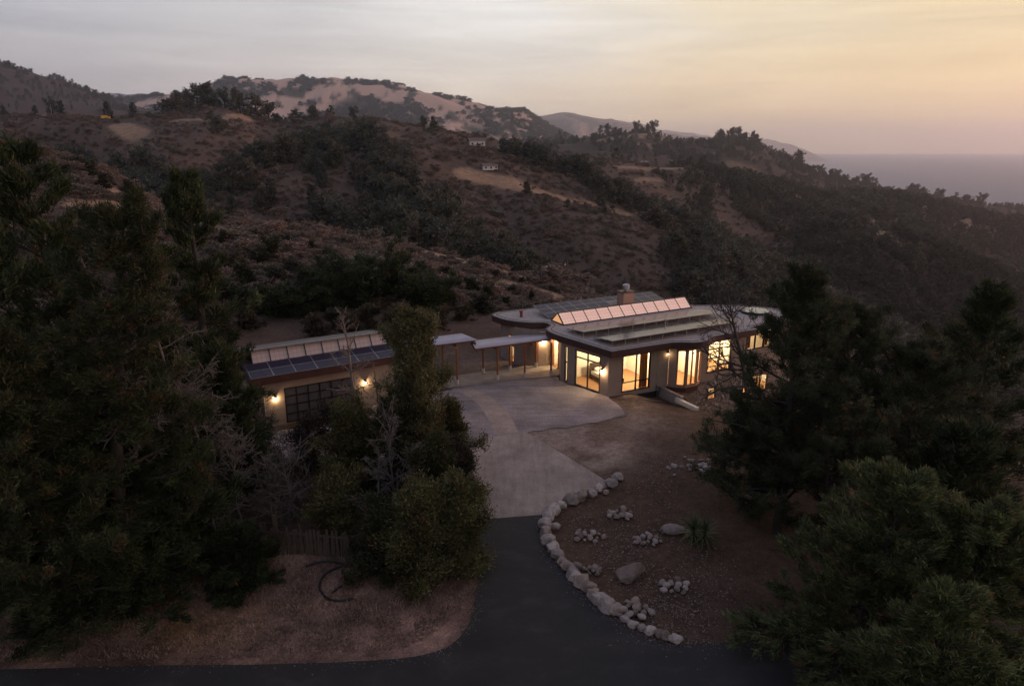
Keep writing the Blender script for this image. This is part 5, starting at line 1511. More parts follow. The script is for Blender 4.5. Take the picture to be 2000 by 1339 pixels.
T('evergreen_shrub', 'broad', 780, 790, 33.5, 1.5, 'dark evergreen shrub at the foot of the tall column tree', 70, cat='shrub', ov=dict(base=(.042, .044, .02)))
for i, (px, py, y, sp, lab) in enumerate(((760, 800, 31.5, 2.2, 'dead twiggy shrub in front of the tall column tree'), (720, 900, 29.5, 2.0, 'dead twiggy shrub between the olive shrubs and the fence'), (810, 860, 29.8, 1.8, 'dead twiggy shrub behind the dense olive pair'))):
    x, y, hh = top_at(px, py, y); bare('dead_shrub', x, y, hh, sp, lab, 80 + i, M_BARKG, 24, 9, 5, t0=.1, el=(15, 70), cat='shrub', r0=.06, wan=.18)
for i, (px, py, y, sp, lab) in enumerate(((600, 835, 37.0, 1.3, 'dark twiggy shrub covering the foot of the garage door'), (655, 800, 38.0, 1.4, 'dark shrub between the bare tree and the garage door'))):
    T('evergreen_shrub', 'broad', px, py, y, sp, lab, 120 + i, cat='shrub', ov=dict(base=(.034, .030, .026), nb=26, ns=7, nl=9, brown=.1))
# right-hand pines and cypresses
T('pine_tree', 'pine', 1600, 536, 31.0, 4.0, 'tall dark pine standing in front of the house end', 91, base=(12.75, 29.6), ov=dict(nb=66, t0=.14, prof=lambda t: (1 - t) ** .55 * .95 + .14))
T('pine_tree', 'pine', 1690, 590, 34.0, 3.9, 'broad dark pine just behind the tall pine', 92, ov=dict(nb=62, t0=.12))
T('pine_tree', 'pine', 1800, 690, 32.5, 4.0, 'broad dark pine between the tall pine and the edge cypress', 93, ov=dict(nb=62, t0=.12))
T('pine_tree', 'pine', 1490, 800, 31.5, 2.5, 'low dark pine beside the loose rubble stones', 94, ov=dict(t0=.1))
T('pine_tree', 'pine', 1640, 790, 28.5, 3.2, 'dark pine leaning over the dirt bed behind the yuccas', 95, ov=dict(t0=.12, brown=.10, bcol=(.09, .03, .02)))
T('cypress_tree', 'cypress', 1985, 570, 36.0, 4.2, 'dark cypress at the outer edge beyond the pines', 96)
T('cypress_tree', 'cypress', 1890, 640, 42.0, 4.6, 'distant dark cypress behind the broad pines', 97)
T('cypress_tree', 'cypress', 1880, 850, 27.0, 3.6, 'dark cypress filling the gap behind the feathery cypress', 98)
T('cypress_tree', 'spray', 1725, 918, 21.0, 3.7, 'feathery green cypress leaning over the road', 99, ov=dict(nb=54))
T('cypress_tree', 'spray', 1930, 1000, 19.0, 3.7, 'second feathery green cypress closer to the road edge', 100, ov=dict(nb=48))
T('cypress_tree', 'spray', 1840, 1130, 16.5, 2.6, 'low feathery cypress growing at the roadside', 101, ov=dict(nb=42))
p0 = at_depth(1460, 862, 45.0)
bare('dead_pine', p0[0], p0[1], 9.8, 4.6, 'leafless dead pine reaching its branches over the house roof', 111, M_BARKD, 30, 8, 4, t0=.3, el=(0, 45), lean=(-.13, -.03), bias=PI * .95, r0=.20, z=h1(p0[0], p0[1]), thick=1.4)
# yuccas in the dirt bed
lm = MB(); lm.add([(-.012, 0, 0), (.012, 0, 0), (-.04, .32, .03), (.04, .32, .03), (-.028, .6, .01), (.028, .6, .01), (0, .9, -.06)], [(0, 1, 3, 2), (2, 3, 5, 4), (4, 5, 6)])
lm = lm.mesh('leaf', mat('yucca_leaf', (.065, .085, .03), (.045, .06, .025), 5, .5))
for k, (px, py, lab) in enumerate(((1352, 1055, 'spiky yucca growing against the grey boulder'), (1374, 1060, 'spiky yucca on the pine side of the other yucca'))):
    x, y, _ = gp(px, py); r = random.Random(k)
    e = empty('yucca', (x, y, h1(x, y)), 0, lab, 'yucca', 'yuccas in the dirt bed')
    b = MB(); b.tube([(0, 0, -.1), (.02, 0, .3), (.03, .02, .62)], [.09, .08, .06], 8); b.build('stem', M_BARK, e)
    for i in range(58):
        t = i / 58; mobj('leaf', lm, e, (.02, .01, .38 + .26 * t), (R(-35 + 115 * t + r.uniform(-10, 10)), r.uniform(-.2, .2), i * 2.399), r.uniform(.85, 1.15))

# ------------------------------------------------------------------ brush and trees behind the garage and over the hills
def small_tree(name, kind, seed, Ht, spread, nb, ns, tf, nl, ln, wd, sig, base, brown=.03, bark=None, extra=None):
    ov = dict(nb=nb, ns=ns, tf=tf, nl=nl, ln=ln, wd=wd, sig=sig, base=base, brown=brown); ov.update(extra or {})
    wv, wf_, lv, lf, lc = grow(kind, seed, Ht, spread, ov=ov)
    NTRI[0] += len(wf_) * 2 + len(lf)
    return np_mesh(name + '_trunk', wv, wf_, bark or M_BARK, True), np_mesh(name + '_crown', lv, lf, M_LEAF, False, lc)
# cypresses with flat crowns and shrubs close behind the garage
for i, (px, py, y, sp, lab) in enumerate(((735, 532, 80, 6.0, 'wide flat topped cypress behind the columnar evergreen'), (650, 562, 76, 4.5, 'low flat topped cypress behind the garage roof'), (835, 566, 78, 4.2, 'low flat topped cypress behind the shorter canopy'), (560, 590, 74, 3.2, 'small flat topped cypress behind the garage solar panels'))):
    T('cypress_tree', 'flat', px, py, y, sp, lab, 130 + i)
BUSH = [small_tree('bush', 'broad', 150 + i, 1.0, .62, 22, 5, 3, 9, .13, .07, .07, b_) for i, b_ in enumerate(((.036, .042, .022), (.030, .034, .022), (.060, .052, .030), (.052, .042, .028), (.066, .064, .050)))]
rb_ = random.Random(21)
spots = [(528,512,2.6,0),(505,520,2.0,1),(568,542,2.2,4),(540,560,2.0,1),(630,545,1.6,0),(600,560,1.8,1),(480,560,2.2,0),(455,540,2.0,3),(436,600,2.4,1),(470,610,2.2,0),(520,610,2.0,1),(575,612,2.2,0),(625,600,2.0,4),(660,640,1.8,2),(690,655,1.6,3),(720,640,1.8,2),(620,655,1.5,3),(780,640,2.0,2),(860,640,1.6,2),(905,625,1.5,2),(940,610,1.6,1),(955,590,1.4,0),(920,570,1.3,0),(970,545,1.1,1),(1020,560,.9,1),(1000,575,1.0,0),(880,600,1.5,0),(850,585,1.6,1),(430,650,2.2,3),(410,700,2.0,3),(390,620,2.4,1),(490,640,1.6,3),(990,600,1.1,0),(1040,585,.8,1),(720,530,1.4,0),(640,505,1.2,1),(760,510,1.1,1),(820,530,1.2,0),(500,470,1.4,0),(560,480,1.2,1),(440,480,1.6,1),(610,490,1.3,0),(870,545,1.2,1),(175,345,2.4,0),(150,335,2.0,1),(240,350,2.6,0),(205,372,1.8,1),(252,380,1.8,0),(130,350,1.8,1)]
blab = ('dark green shrub on the brush slope behind the garage', 'dull green shrub on the brush slope behind the garage', 'olive brown shrub on the brush slope behind the garage', 'dry brown shrub on the brush slope behind the garage', 'grey green shrub on the brush slope behind the garage')
for px, py, s, kd in spots:
    p = hit(px, py, 62)
    if p is None: continue
    e = empty('shrub', p, rb_.uniform(0, 6.3), blab[kd], 'shrub', 'shrubs on the near brush slope')
    e.scale = (s * rb_.uniform(1.0, 1.5), s * rb_.uniform(1.0, 1.5), s * rb_.uniform(.8, 1.1))
    mobj('stems', BUSH[kd][0], e); mobj('crown', BUSH[kd][1], e)

# ---- kinds for the hills
OAK = [small_tree('oak', 'broad', 170 + i, 1.0, .52, 18, 4, 3, 7, .11, .075, .055, b_) for i, b_ in enumerate(((.080, .082, .060), (.096, .088, .066), (.068, .075, .060)))]
FIR = [small_tree('fir', 'cypress', 180 + i, 1.0, .19, 26, 4, 2, 6, .075, .035, .018, b_, extra=dict(prof=lambda t: (1 - t) * 1.0 + .08, el=(-10, 30))) for i, b_ in enumerate(((.070, .078, .062), (.058, .069, .060), (.085, .086, .068)))]
def snag_mesh(seed):
    r = np.random.default_rng(seed); P = chains(np.array([[0, 0, 0.]]), np.array([[.05, 0, 1.]]), np.array([1.0]), 8, .02, .05, r)
    t = r.uniform(.25, .95, 16); st = np.stack([np.interp(t, np.linspace(0, 1, 8), P[0, :, i]) for i in range(3)], 1)
    az = r.uniform(0, 6.3, 16); B = chains(st, np.stack([np.cos(az), np.sin(az), np.full(16, .7)], 1), r.uniform(.15, .4, 16), 5, .03, .2, r)
    V, F = join([tubes(P, np.linspace(.028, .008, 8)[None], 5), tubes(B, np.repeat(np.linspace(.012, .004, 5)[None], 16, 0), 3)])
    return np_mesh('snag', V, F, M_BARKL, True)
SNAG = [snag_mesh(190 + i) for i in range(2)]
def crest_dist(x, y):
    n = fbm(x / 55, y / 70, 141, 4)
    return n
# woodland density: folds of the hills hold the trees, crests stay brushy and bare
def wood(x, y):
    rg = ridged((x + y) * .7071 / 110, (x - y) * .7071 / 420, 3, 3)
    n = fbm(x / 130 + 3, y / 170, 143, 4)
    low = sstep(.52, .34, rg)
    px = x / y * F_PX * math.cos(PITCH) + CX
    right = sstep(1050, 1550, px)
    ravine = np.zeros_like(x)
    for pts, w in RAV:
        for (ax, ay), (bx, by) in zip(pts[:-1], pts[1:]):
            dx, dy = bx - ax, by - ay; t = np.clip(((x - ax) * dx + (y - ay) * dy) / (dx * dx + dy * dy), 0, 1)
            ravine = np.maximum(ravine, sstep(1.3, .6, np.hypot(x - ax - t * dx, y - ay - t * dy) / w))
    return np.clip(.10 * low * sstep(.50, .64, n) + ravine * .85 * sstep(.25, .45, fbm(x / 45, y / 60, 147, 3)) + sstep(1260, 1420, px) * .85 * sstep(.32, .46, fbm(x / 90, y / 120, 149, 3) + .04) + .42 * sstep(1100, 1500, y) * sstep(2900, 2400, y) * sstep(.36, .52, n + .1), 0, 1)
RAV = []
def rav(pix, w, ymin):
    pts = [hit(q[0], q[1], ymin) for q in pix]; pts = [(p[0], p[1]) for p in pts if p]
    if len(pts) > 1: RAV.append((pts, w))
for k_, (pts_, dp_, w_) in enumerate(CV):
    if k_ != 2: RAV.append((pts_[1:], w_ * (.62 if k_ == 1 else .34)))
def rav3(pts, w): RAV.append(([at_depth(*q)[:2] for q in pts], w))
rav3([(960,335,520),(1050,350,520),(1150,375,500),(1250,400,480),(1350,450,470),(1450,520,460),(1540,590,440)], 42)
rav3([(950,440,290),(1000,460,280),(1060,490,270)], 18)
rav([(330,225),(400,205),(470,205),(540,222)], 22, 500)
rav([(640,205),(600,215)], 14, 500)
rav([(1480,360),(1540,400),(1600,450),(1660,520)], 40, 500)
rav([(1620,400),(1700,470),(1800,520)], 60, 550)
rav([(1700,390),(1800,410),(1900,450),(1980,470)], 60, 700)
rav([(1860,390),(1950,400)], 50, 700)
# candidates spread evenly over the slopes as they are seen from the drone
NC = 150000
uu = rng.uniform(-1.05, 1.05, NC); ly = rng.uniform(math.log(78), math.log(2900), NC)
yy = np.exp(ly); xx = uu * yy
zz = H(xx, yy)
slope_t = (zz - CAM_H) / yy                       # keep only ground a step beside the camera could see
order = np.lexsort((yy, np.round(uu * 180)))
vis = np.zeros(NC, bool); cur = None; mx_ = -9
for i in order:
    k = round(uu[i] * 180)
    if k != cur: cur = k; mx_ = -9
    if slope_t[i] > mx_ - .012: vis[i] = True
    if slope_t[i] > mx_: mx_ = slope_t[i]
wd_ = wood(xx, yy)
above = zz > SEA_Z + 3
rnd = rng.random(NC)
def patch_mask(x, y):
    m = np.zeros_like(x)
    for pts, w, s in PATCH:
        P = pts if len(pts) > 1 else pts * 2
        for (ax, ay, az), (bx, by, bz) in zip(P[:-1], P[1:]):
            dx, dy = bx - ax, by - ay; t = np.clip(((x - ax) * dx + (y - ay) * dy) / (dx * dx + dy * dy + 1e-6), 0, 1)
            m = np.maximum(m, sstep(1.6, 1.1, np.hypot(x - ax - t * dx, y - ay - t * dy) / w))
    return m
pm_ = patch_mask(xx, yy)
is_tree = vis & above & (rnd < wd_ * .60) & (pm_ < .4) & (yy > 140)
dens = sstep(.30, .62, fbm(xx / 30, yy / 30, 151, 4))
is_scrub = vis & above & ~is_tree & (rng.random(NC) < .45 + .5 * dens) & (rng.random(NC) > pm_ * 1.0) & (yy < 1500)
ti = np.nonzero(is_tree)[0]; si_ = np.nonzero(is_scrub)[0]
print('hill trees', len(ti), 'scrub', len(si_))
size = np.where(rng.random(NC) < .5, rng.uniform(6, 10, NC), rng.uniform(8, 15, NC)) * np.interp(yy, [140, 300, 900, 2500], [.5, .75, 1.0, 1.15])
firish = (fbm(xx / 90, yy / 90, 161, 3) > .47)
# the 300 that show largest are trees of their own, the rest one far-off wood
app = size[ti] / yy[ti]
pz_ = yy[ti] * math.cos(PITCH) - (zz[ti] + 4 - CAM_H) * math.sin(PITCH)
ppx = CX + F_PX * xx[ti] / pz_; ppy = CY - F_PX * (yy[ti] * math.sin(PITCH) + (zz[ti] + 4 - CAM_H) * math.cos(PITCH)) / pz_
app = np.where((ppx < 430) & (ppy > 330) | (ppx > 1090) & (ppy > 575) | (ppx < -40) | (ppx > 2040), 0, app)   # those the wood, house or pines hide stay in the mass
big_i = ti[np.argsort(-app)[:290]]
rest = np.setdiff1d(ti, big_i)
def hill_tree(i, x, y, z, s, fir, k, lab=None, grp='trees on the hillsides'):
    M_ = FIR[k % 3] if fir else OAK[k % 3]
    if lab is None:
        px_ = x / y * F_PX * math.cos(PITCH) + CX
        where = ('on the slope beyond the left wood' if px_ < 420 else 'in the wooded ravine above the garage' if px_ < 720 else 'in the wooded ravine below the tan spur' if px_ < 1000 and y < 420 else 'on the brown slope above the tan spur' if px_ < 1000 else 'in the canyon right behind the house' if y < 420 else 'in the forested canyon beyond the tan spur' if px_ < 1450 else 'in the forested valley beyond the right pines')
        lab = ('tall ' if s > 9 else 'small ' if s < 5 else '') + ('pointed conifer ' if fir else 'rounded oak ') + where
    e = empty('conifer_tree' if fir else 'oak_tree', (x, y, z - .3), rb_.uniform(0, 6.3), lab, 'tree', grp)
    e.scale = (s * (1.15 if fir else rb_.uniform(.9, 1.4)),) * 2 + (s,)
    mobj('trunk', M_[0], e); mobj('crown', M_[1], e)
for n_, i in enumerate(big_i):
    hill_tree(n_, xx[i], yy[i], zz[i], size[i], bool(firish[i]), n_)
# trees that break the skyline of the main ridge and of the ridge beyond
for n_, (px, py, s, fir) in enumerate(((645,218,11,1),(640,222,9,1),(8,230,9,1),(70,230,8,1),(120,232,10,1),(105,232,8,0),(262,232,10,1),(212,236,12,1),(360,222,13,0),(385,220,15,0),(410,218,13,0),(440,216,12,0),(470,218,15,0),(500,222,13,0),(525,226,12,0),(330,226,11,0),(345,224,12,0),(845,256,9,1),(580,238,8,0),(610,230,9,0),(690,228,8,0),(830,252,8,0))):
    a, s_ = pray(px, py); best = None
    ys = np.linspace(520, 720, 120); zz_ = H(a * ys, ys); j = int(np.argmax((zz_ - CAM_H) / ys))
    hill_tree(n_, a * ys[j], ys[j], zz_[j], s * rb_.uniform(.9, 1.2), bool(fir), n_, 'pointed tree on the skyline of the brown ridge' if fir else 'rounded oak on the skyline of the brown ridge', 'trees on the ridge skyline')
for n_, px in enumerate((1170, 1185, 1240, 1252, 1262, 1273, 1395, 1403, 1410, 1418, 1428, 1440, 1452, 1468, 1475, 1530, 1560, 1566, 1580, 1592, 1605, 1612, 1630, 1640, 1655, 1680, 1698, 1720, 1790, 1797, 1806, 1815, 1850, 1880, 1905, 1935)):
    a, s_ = pray(px, 300); ys = np.linspace(1500, 2350, 160); zz_ = H(a * ys, ys); j = int(np.argmax((zz_ - CAM_H) / ys))
    hill_tree(n_, a * ys[j], ys[j], zz_[j], rb_.uniform(14, 25), n_ % 3 == 0, n_, ('pointed' if n_ % 3 == 0 else 'rounded') + ' tree on the wooded crest above the ocean', 'trees on the crest above the ocean')
for px, py, s, k in ((480,300,11,0),(565,305,11,1),(470,315,9,0),(700,410,9,0),(545,345,7,1),(860,410,10,0),(852,412,9,1),(868,414,10,0),(876,412,9,1),(1175,520,8,0),(1110,545,8,1)):
    p = hit(px, py, 150)
    if p: tag(mobj('snag', SNAG[k], None, (p[0], p[1], p[2] - .3), (0, 0, px), s), 'pale leafless snag standing among the hillside scrub', 'dead tree', 'snags on the hillside')
for px, py, s in ((1030, 382, 6.5), (1108, 405, 3.5), (1066, 400, 3)):
    p = hit(px, py, 250)
    if p: hill_tree(int(px), p[0], p[1], p[2], s, False, int(px), 'lone round oak on the tan spur crest', 'oaks on the tan spur')

def scatter(name, idx, meshes, sizes, zs, label, flat=(1.0, 1.0), names=None):
    """one uncountable mass: instances on a point cloud"""
    me = bpy.data.meshes.new(name); n = len(idx)
    me.vertices.add(n); me.vertices.foreach_set('co', np.stack([xx[idx], yy[idx], zz[idx] + zs], 1).astype(np.float32).ravel())
    for nm, arr in (('sz', sizes[idx]), ('rot', rng.uniform(0, 6.28, n)), ('pick', rng.integers(0, len(meshes), n).astype(float))):
        a = me.attributes.new(nm, 'FLOAT', 'POINT'); a.data.foreach_set('value', arr.astype(np.float32))
    o = mobj(name, me); tag(o, label, kind='stuff')
    ng = bpy.data.node_groups.new(name + '_nodes', 'GeometryNodeTree')
    ng.interface.new_socket('Geometry', in_out='INPUT', socket_type='NodeSocketGeometry'); ng.interface.new_socket('Geometry', in_out='OUTPUT', socket_type='NodeSocketGeometry')
    N, L = ng.nodes, ng.links
    gi = N.new('NodeGroupInput'); go = N.new('NodeGroupOutput'); jn = N.new('GeometryNodeJoinGeometry')
    def attr(nm):
        a = N.new('GeometryNodeInputNamedAttribute'); a.data_type = 'FLOAT'; a.inputs['Name'].default_value = nm; return a.outputs[0]
    sz, rt, pk = attr('sz'), attr('rot'), attr('pick')
    cr = N.new('ShaderNodeCombineXYZ'); L.new(rt, cr.inputs['Z'])
    cs = N.new('ShaderNodeCombineXYZ')
    mw = N.new('ShaderNodeMath'); mw.operation = 'MULTIPLY'; mw.inputs[1].default_value = flat[0]; L.new(sz, mw.inputs[0])
    mh = N.new('ShaderNodeMath'); mh.operation = 'MULTIPLY'; mh.inputs[1].default_value = flat[1]; L.new(sz, mh.inputs[0])
    L.new(mw.outputs[0], cs.inputs['X']); L.new(mw.outputs[0], cs.inputs['Y']); L.new(mh.outputs[0], cs.inputs['Z'])
    for k, m_ in enumerate(meshes):
        src = bpy.data.objects.new(name + '_source', m_)      # never linked to the scene: only feeds the nodes
        oi = N.new('GeometryNodeObjectInfo'); oi.inputs['Object'].default_value = src; oi.inputs['As Instance'].default_value = True
        cmp = N.new('FunctionNodeCompare'); cmp.data_type = 'FLOAT'; cmp.operation = 'EQUAL'; cmp.inputs['B'].default_value = float(k); cmp.inputs['Epsilon'].default_value = .1
        L.new(pk, cmp.inputs['A'])
        ip = N.new('GeometryNodeInstanceOnPoints')
        L.new(gi.outputs[0], ip.inputs['Points']); L.new(cmp.outputs[0], ip.inputs['Selection']); L.new(oi.outputs['Geometry'], ip.inputs['Instance'])
        L.new(cr.outputs[0], ip.inputs['Rotation']); L.new(cs.outputs[0], ip.inputs['Scale'])
        L.new(ip.outputs[0], jn.inputs[0])
    L.new(jn.outputs[0], go.inputs[0])
    o.modifiers.new('scatter', 'NODES').node_group = ng
    return o
def crown_only(pair, with_trunk=False): return pair[1]
f_rest = rest[firish[rest]]; o_rest = rest[~firish[rest]]
scatter('conifer_wood', f_rest, [crown_only(p) for p in FIR], size, -.3, 'dark conifer woodland filling the folds of the hills', (1.2, 1.0))
scatter('oak_wood', o_rest, [crown_only(p) for p in OAK], size, -.8, 'rounded oak woodland on the hillsides', (1.15, .95))
SC_M = [small_tree('scrub', 'broad', 210 + i, 1.0, .75, 14, 4, 2, 7, .17, .10, .10, b_, extra=dict(el=(5, 60))) [1] for i, b_ in enumerate(((.195, .140, .115), (.172, .128, .105), (.150, .126, .100), (.215, .150, .120), (.130, .118, .096)))]
ssz = rng.gamma(3, .30, NC) * np.interp(yy, [78, 150, 400, 1500], [.55, .75, 1.2, 2.8])
scatter('hillside_scrub', si_, SC_M, ssz, -.12, 'brown chaparral scrub covering the hillsides', (1.5, .75))
# far tree clumps on the grass mountain
NC2 = 9000
u2 = rng.uniform(-.75, .35, NC2); y2 = rng.uniform(3100, 4400, NC2); x2 = u2 * y2; z2 = H(x2, y2)
fold2 = ridged(x2 / 620 + .3, y2 / 800, 21, 5)
keep = (fbm(x2 / 210, y2 / 260, 91, 5) + .0 < .465) & (z2 > SEA_Z + 5) & (rng.random(NC2) < .8)
k2 = np.nonzero(keep)[0]
xx, yy, zz = x2, y2, z2
s2 = rng.uniform(10, 22, NC2)
scatter('mountain_woodland', k2, [crown_only(p) for p in OAK], s2, -2, 'dark tree clumps in the folds of the far grass mountain', (1.5, .8))

# ------------------------------------------------------------------ dry grass on the bank and litter
def grass(name, n, xr, yr, cond, hgt, base, label, seed, var=.45):
    r = np.random.default_rng(seed)
    x = r.uniform(*xr, n); y = r.uniform(*yr, n); k = cond(x, y, r); x, y = x[k], y[k]; n = len(x); z = H(x, y) - .01
    a = r.uniform(0, 6.28, n); d = np.stack([np.cos(a) * .75, np.sin(a) * .75, r.uniform(.25, 1.1, n)], 1); d = unit(d)
    s = np.stack([-np.sin(a), np.cos(a), np.zeros(n)], 1); w = r.uniform(.012, .03, (n, 1)); l = hgt * r.uniform(.5, 1.5, (n, 1))
    c = np.stack([x, y, z], 1)
    V = np.stack([c - s * w, c + s * w, c + d * l], 1).reshape(-1, 3)
    colr = np.array(base)[None] * r.uniform(1 - var, 1 + var, (n, 1)) * (.6 + .8 * fbm(x / 1.1, y / 1.1, seed, 3))[:, None]
    o = mobj(name, np_mesh(name, V, np.arange(3 * n).reshape(-1, 3), M_LEAF, False, np.repeat(colr, 3, 0)))
    NTRI[0] += n
    return tag(o, label, kind='stuff')
def on_bank(x, y, r):
    e = np.interp(x, [-22, -8, -4, -2.9, -2.0, -1.6], [20.9, 21.3, 21.8, 22.7, 24.2, 27])
    return (y > e + .12) & (x < np.interp(y, [22, 24, 27, 31], [-2.5, -1.75, -1.5, -1.75])) & (r.random(len(x)) < .35 + .9 * sstep(.35, .6, fbm(x / .9, y / .9, 9, 3)))
grass('dry_grass', 80000, (-22, -1.4), (20.8, 29.5), on_bank, .13, (.21, .145, .108), 'short dry grass and bark litter on the roadside bank', 301)
grass('leaf_litter', 30000, (-20, -3), (28.5, 41), lambda x, y, r: x + y * .0 < np.interp(y, [28, 34, 41], [-2.3, -4.2, -9]), .12, (.055, .040, .032), 'dark twigs and litter under the trees', 302)
def on_bed(x, y, r):
    e = np.interp(x, [1.6, 3, 5, 7, 14], [30, 26.5, 23.6, 22.2, 22.6]) + .55
    return (y > e) & (r.random(len(x)) < sstep(.5, .68, fbm(x / 1.2, y / 1.2, 19, 3)) * .9 + .03)
grass('bed_litter', 26000, (1.8, 15), (22.3, 36), on_bed, .06, (.10, .070, .05), 'sparse dry litter on the dirt bed', 303, .5)

def pebbles(name, n, pts, spread, smin, smax, label, seed):
    r = np.random.default_rng(seed); P = np.array(pts)
    i = r.integers(0, len(P) - 1, n); t = r.random((n, 1)); c = P[i] * (1 - t) + P[i + 1] * t + r.normal(0, 1, (n, 2)) * spread
    z = np.maximum(H(c[:, 0], c[:, 1]), .012)
    base = np.array([(1, 0, -.2), (-.4, .9, -.2), (-.5, -.8, -.2), (.1, .1, .8)]); F0 = np.array([(0, 1, 3), (1, 2, 3), (2, 0, 3)])
    a = r.uniform(0, 6.28, n); ca, sa = np.cos(a)[:, None], np.sin(a)[:, None]; s = r.uniform(smin, smax, (n, 1)) * r.uniform(.5, 1.6, (n, 1))
    b = base[None] * r.uniform(.6, 1.3, (n, 4, 3))
    V = np.stack([b[..., 0] * ca - b[..., 1] * sa, b[..., 0] * sa + b[..., 1] * ca, b[..., 2] * .8], -1) * s[:, :, None]
    V[..., 0] += c[:, :1]; V[..., 1] += c[:, 1:2]; V[..., 2] += z[:, None]
    F = (F0[None] + 4 * np.arange(n)[:, None, None]).reshape(-1, 3)
    NTRI[0] += 3 * n
    return tag(mobj(name, np_mesh(name, V.reshape(-1, 3), F, M_GRANITE2)), label, kind='stuff')
edge = [tuple(p[:2]) for p in asph[2:-5]]
pebbles('gravel_litter', 2600, edge, .22, .012, .03, 'loose grit and small gravel along the asphalt edges', 401)
pebbles('bed_gravel', 3200, [gp(*q)[:2] for q in ((1120, 1010), (1240, 1040), (1180, 1090), (1300, 1130), (1260, 1200), (1360, 1220), (1400, 1120), (1250, 960), (1330, 900))], .9, .015, .045, 'small stones scattered over the dirt bed', 402)
pebbles('court_grit', 1500, [gp(*q)[:2] for q in ((1225, 812), (1130, 832), (1030, 845), (1110, 895), (1196, 946), (1215, 900), (1290, 880))], .5, .012, .03, 'loose grit where the court runs out into the dirt', 403)

# ------------------------------------------------------------------ poles and houses on the ridge
def on_ground(px, py, ymin): 
    return hit(px, py, ymin)
for px, py, ht, lab in ((102, 229, 9, 'weathered utility pole on the ridge beside the skyline trees'), (571, 236, 8, 'utility pole of the pair at the ridge road, wider spaced side'), (584, 237, 8, 'utility pole of the pair at the ridge road, nearer the lone tree'), (745, 247, 9, 'utility pole on the brown slope below the skyline')):
    p = hit(px, py, 300)
    if not p: continue
    e = empty('utility_pole', p, rb_.uniform(-.4, .4), lab, 'pole', 'utility poles on the ridge')
    b = MB(); b.tube([(0, 0, -.5), (0, 0, ht)], [.32, .24], 8); b.build('mast', M_BARKL, e)
    b = MB(); b.box(-1.1, 1.1, -.1, .1, ht - 1.0, ht - .75); b.build('crossarm', M_BARKL, e)
M_FARW = mat('far_white_wall', (.62, .56, .52), (.52, .47, .44), 1, .9); M_FART = mat('far_tan_wall', (.35, .25, .19), (.30, .21, .16), 1, .9); M_FARR = mat('far_roof', (.16, .12, .11), (.12, .095, .09), 1, .9)
def far_house(px, py, ymin, w, d, h_, m, label, rz=.3):
    p = hit(px, py, ymin)
    if not p: return
    e = empty('hillside_house', (p[0], p[1], p[2] - .5), rz, label, 'house', 'houses scattered on the far hills')
    b = MB(); b.box(-w / 2, w / 2, -d / 2, d / 2, 0, h_); b.build('wall', m, e)
    b = MB(); o_ = .4; b.add([(-w / 2 - o_, -d / 2 - o_, h_ + .01), (w / 2 + o_, -d / 2 - o_, h_ + .01), (w / 2 + o_, d / 2 + o_, h_ + .01), (-w / 2 - o_, d / 2 + o_, h_ + .01), (-w / 2 - o_, 0, h_ + d * .28), (w / 2 + o_, 0, h_ + d * .28)], [(0, 1, 5, 4), (2, 3, 4, 5), (0, 4, 3), (1, 2, 5), (0, 3, 2, 1)]); b.build('roof', M_FARR, e)
    n = max(2, int(w / 3))
    for i in range(n):
        x = -w / 2 + (i + .5) * w / n
        b = MB(); b.box(x - .5, x + .5, -d / 2 - .05, -d / 2 + .05, .9, min(h_ - .3, 2.1)); b.build('window', M_BRONZE, e)
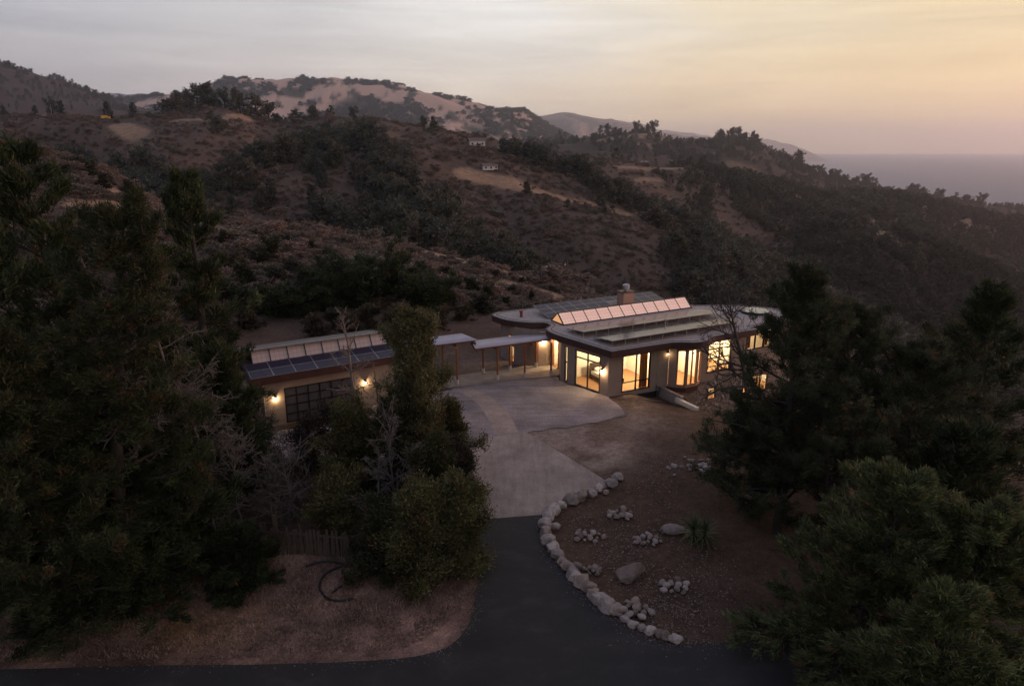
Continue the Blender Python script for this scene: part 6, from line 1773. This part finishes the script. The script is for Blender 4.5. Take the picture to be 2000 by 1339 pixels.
for a_ in ((952, 331, 250, 6.5, 5, 2.4, M_FARW, 'small white house at the end of the tan spur road'), (964, 330, 250, 4, 4, 2.2, M_FARW, 'white shed beside the small white house on the spur'), (860, 252, 450, 8, 6, 3, M_FARW, 'white house on the skyline slope among oaks'), (842, 254, 450, 10, 6, 2.5, M_FART, 'tan house on the slope beside the skyline oaks'),
           (930, 284, 450, 10, 7, 3, M_FARW, 'pale house just under the ridge crest'), (1040, 282, 450, 9, 6, 3, M_FARW, 'white house in the group where the ridge dips'), (1052, 288, 450, 8, 6, 3, M_FARW, 'smaller white house in the group where the ridge dips'), (1030, 290, 450, 8, 6, 3, M_FART, 'tan house in the group where the ridge dips'),
           (1206, 309, 500, 12, 8, 4, M_FART, 'tan house at the ridge road'), (1258, 318, 500, 18, 7, 3, M_FARW, 'long white house beside the ridge road'), (1722, 404, 600, 14, 9, 4, M_FARW, 'white house among the dark oaks above the ocean'), (1805, 410, 600, 10, 8, 4, M_FARW, 'small white house in the dark oaks on the right slope'), (1880, 435, 600, 22, 9, 4, M_FART, 'long tan house on the graded pad above the ocean'), (1835, 478, 500, 16, 9, 4, M_FARW, 'pale house in the wooded valley'), (1660, 398, 600, 8, 7, 3.5, M_FARW, 'white house next to the tan ridge patch')):
    far_house(*a_)
p = hit(207, 234, 300)
if p:
    e = empty('parked_truck', p, .2, 'yellow lit truck parked at the ridge road cutting', 'truck')
    m_y = mat('yellow_paint', (.75, .42, .08), (.65, .36, .07), 2, .5); 
    b = MB(); b.box(-3, 1.4, -1.1, 1.1, .8, 3.0); b.build('cargo_box', m_y, e)
    b = MB(); b.box(1.5, 3.2, -1.05, 1.05, .7, 2.4); b.build('cab', m_y, e)
    for x in (-2.2, .6, 2.4):
        for y in (-1.0, 1.0):
            b = MB(); b.tube([(x, y - .15, .5), (x, y + .15, .5)], .5, 12); b.build('wheel', M_BRONZE, e)
print('leaf and wood triangles', NTRI[0])

# ------------------------------------------------------------------ haze over the valley and the sea
def make_haze():
    m = bpy.data.materials.new('haze_air'); m.use_nodes = True
    nt = m.node_tree; nt.nodes.clear()
    out = nt.nodes.new('ShaderNodeOutputMaterial')
    pv = nt.nodes.new('ShaderNodeVolumePrincipled')
    pv.inputs['Color'].default_value = (.86, .885, 1.0, 1)
    pv.inputs['Density'].default_value = HAZE_D
    pv.inputs['Anisotropy'].default_value = .7
    nt.links.new(pv.outputs[0], out.inputs['Volume'])
    mb = MB(); mb.box(-36000, 36000, -9500, 34500, -402.0, 900.0)
    o = mb.build('haze', m)
    tag(o, 'thin smoky dusk haze hanging over hills and sea', kind='stuff')
HAZE_D = 6.5e-5
make_haze()
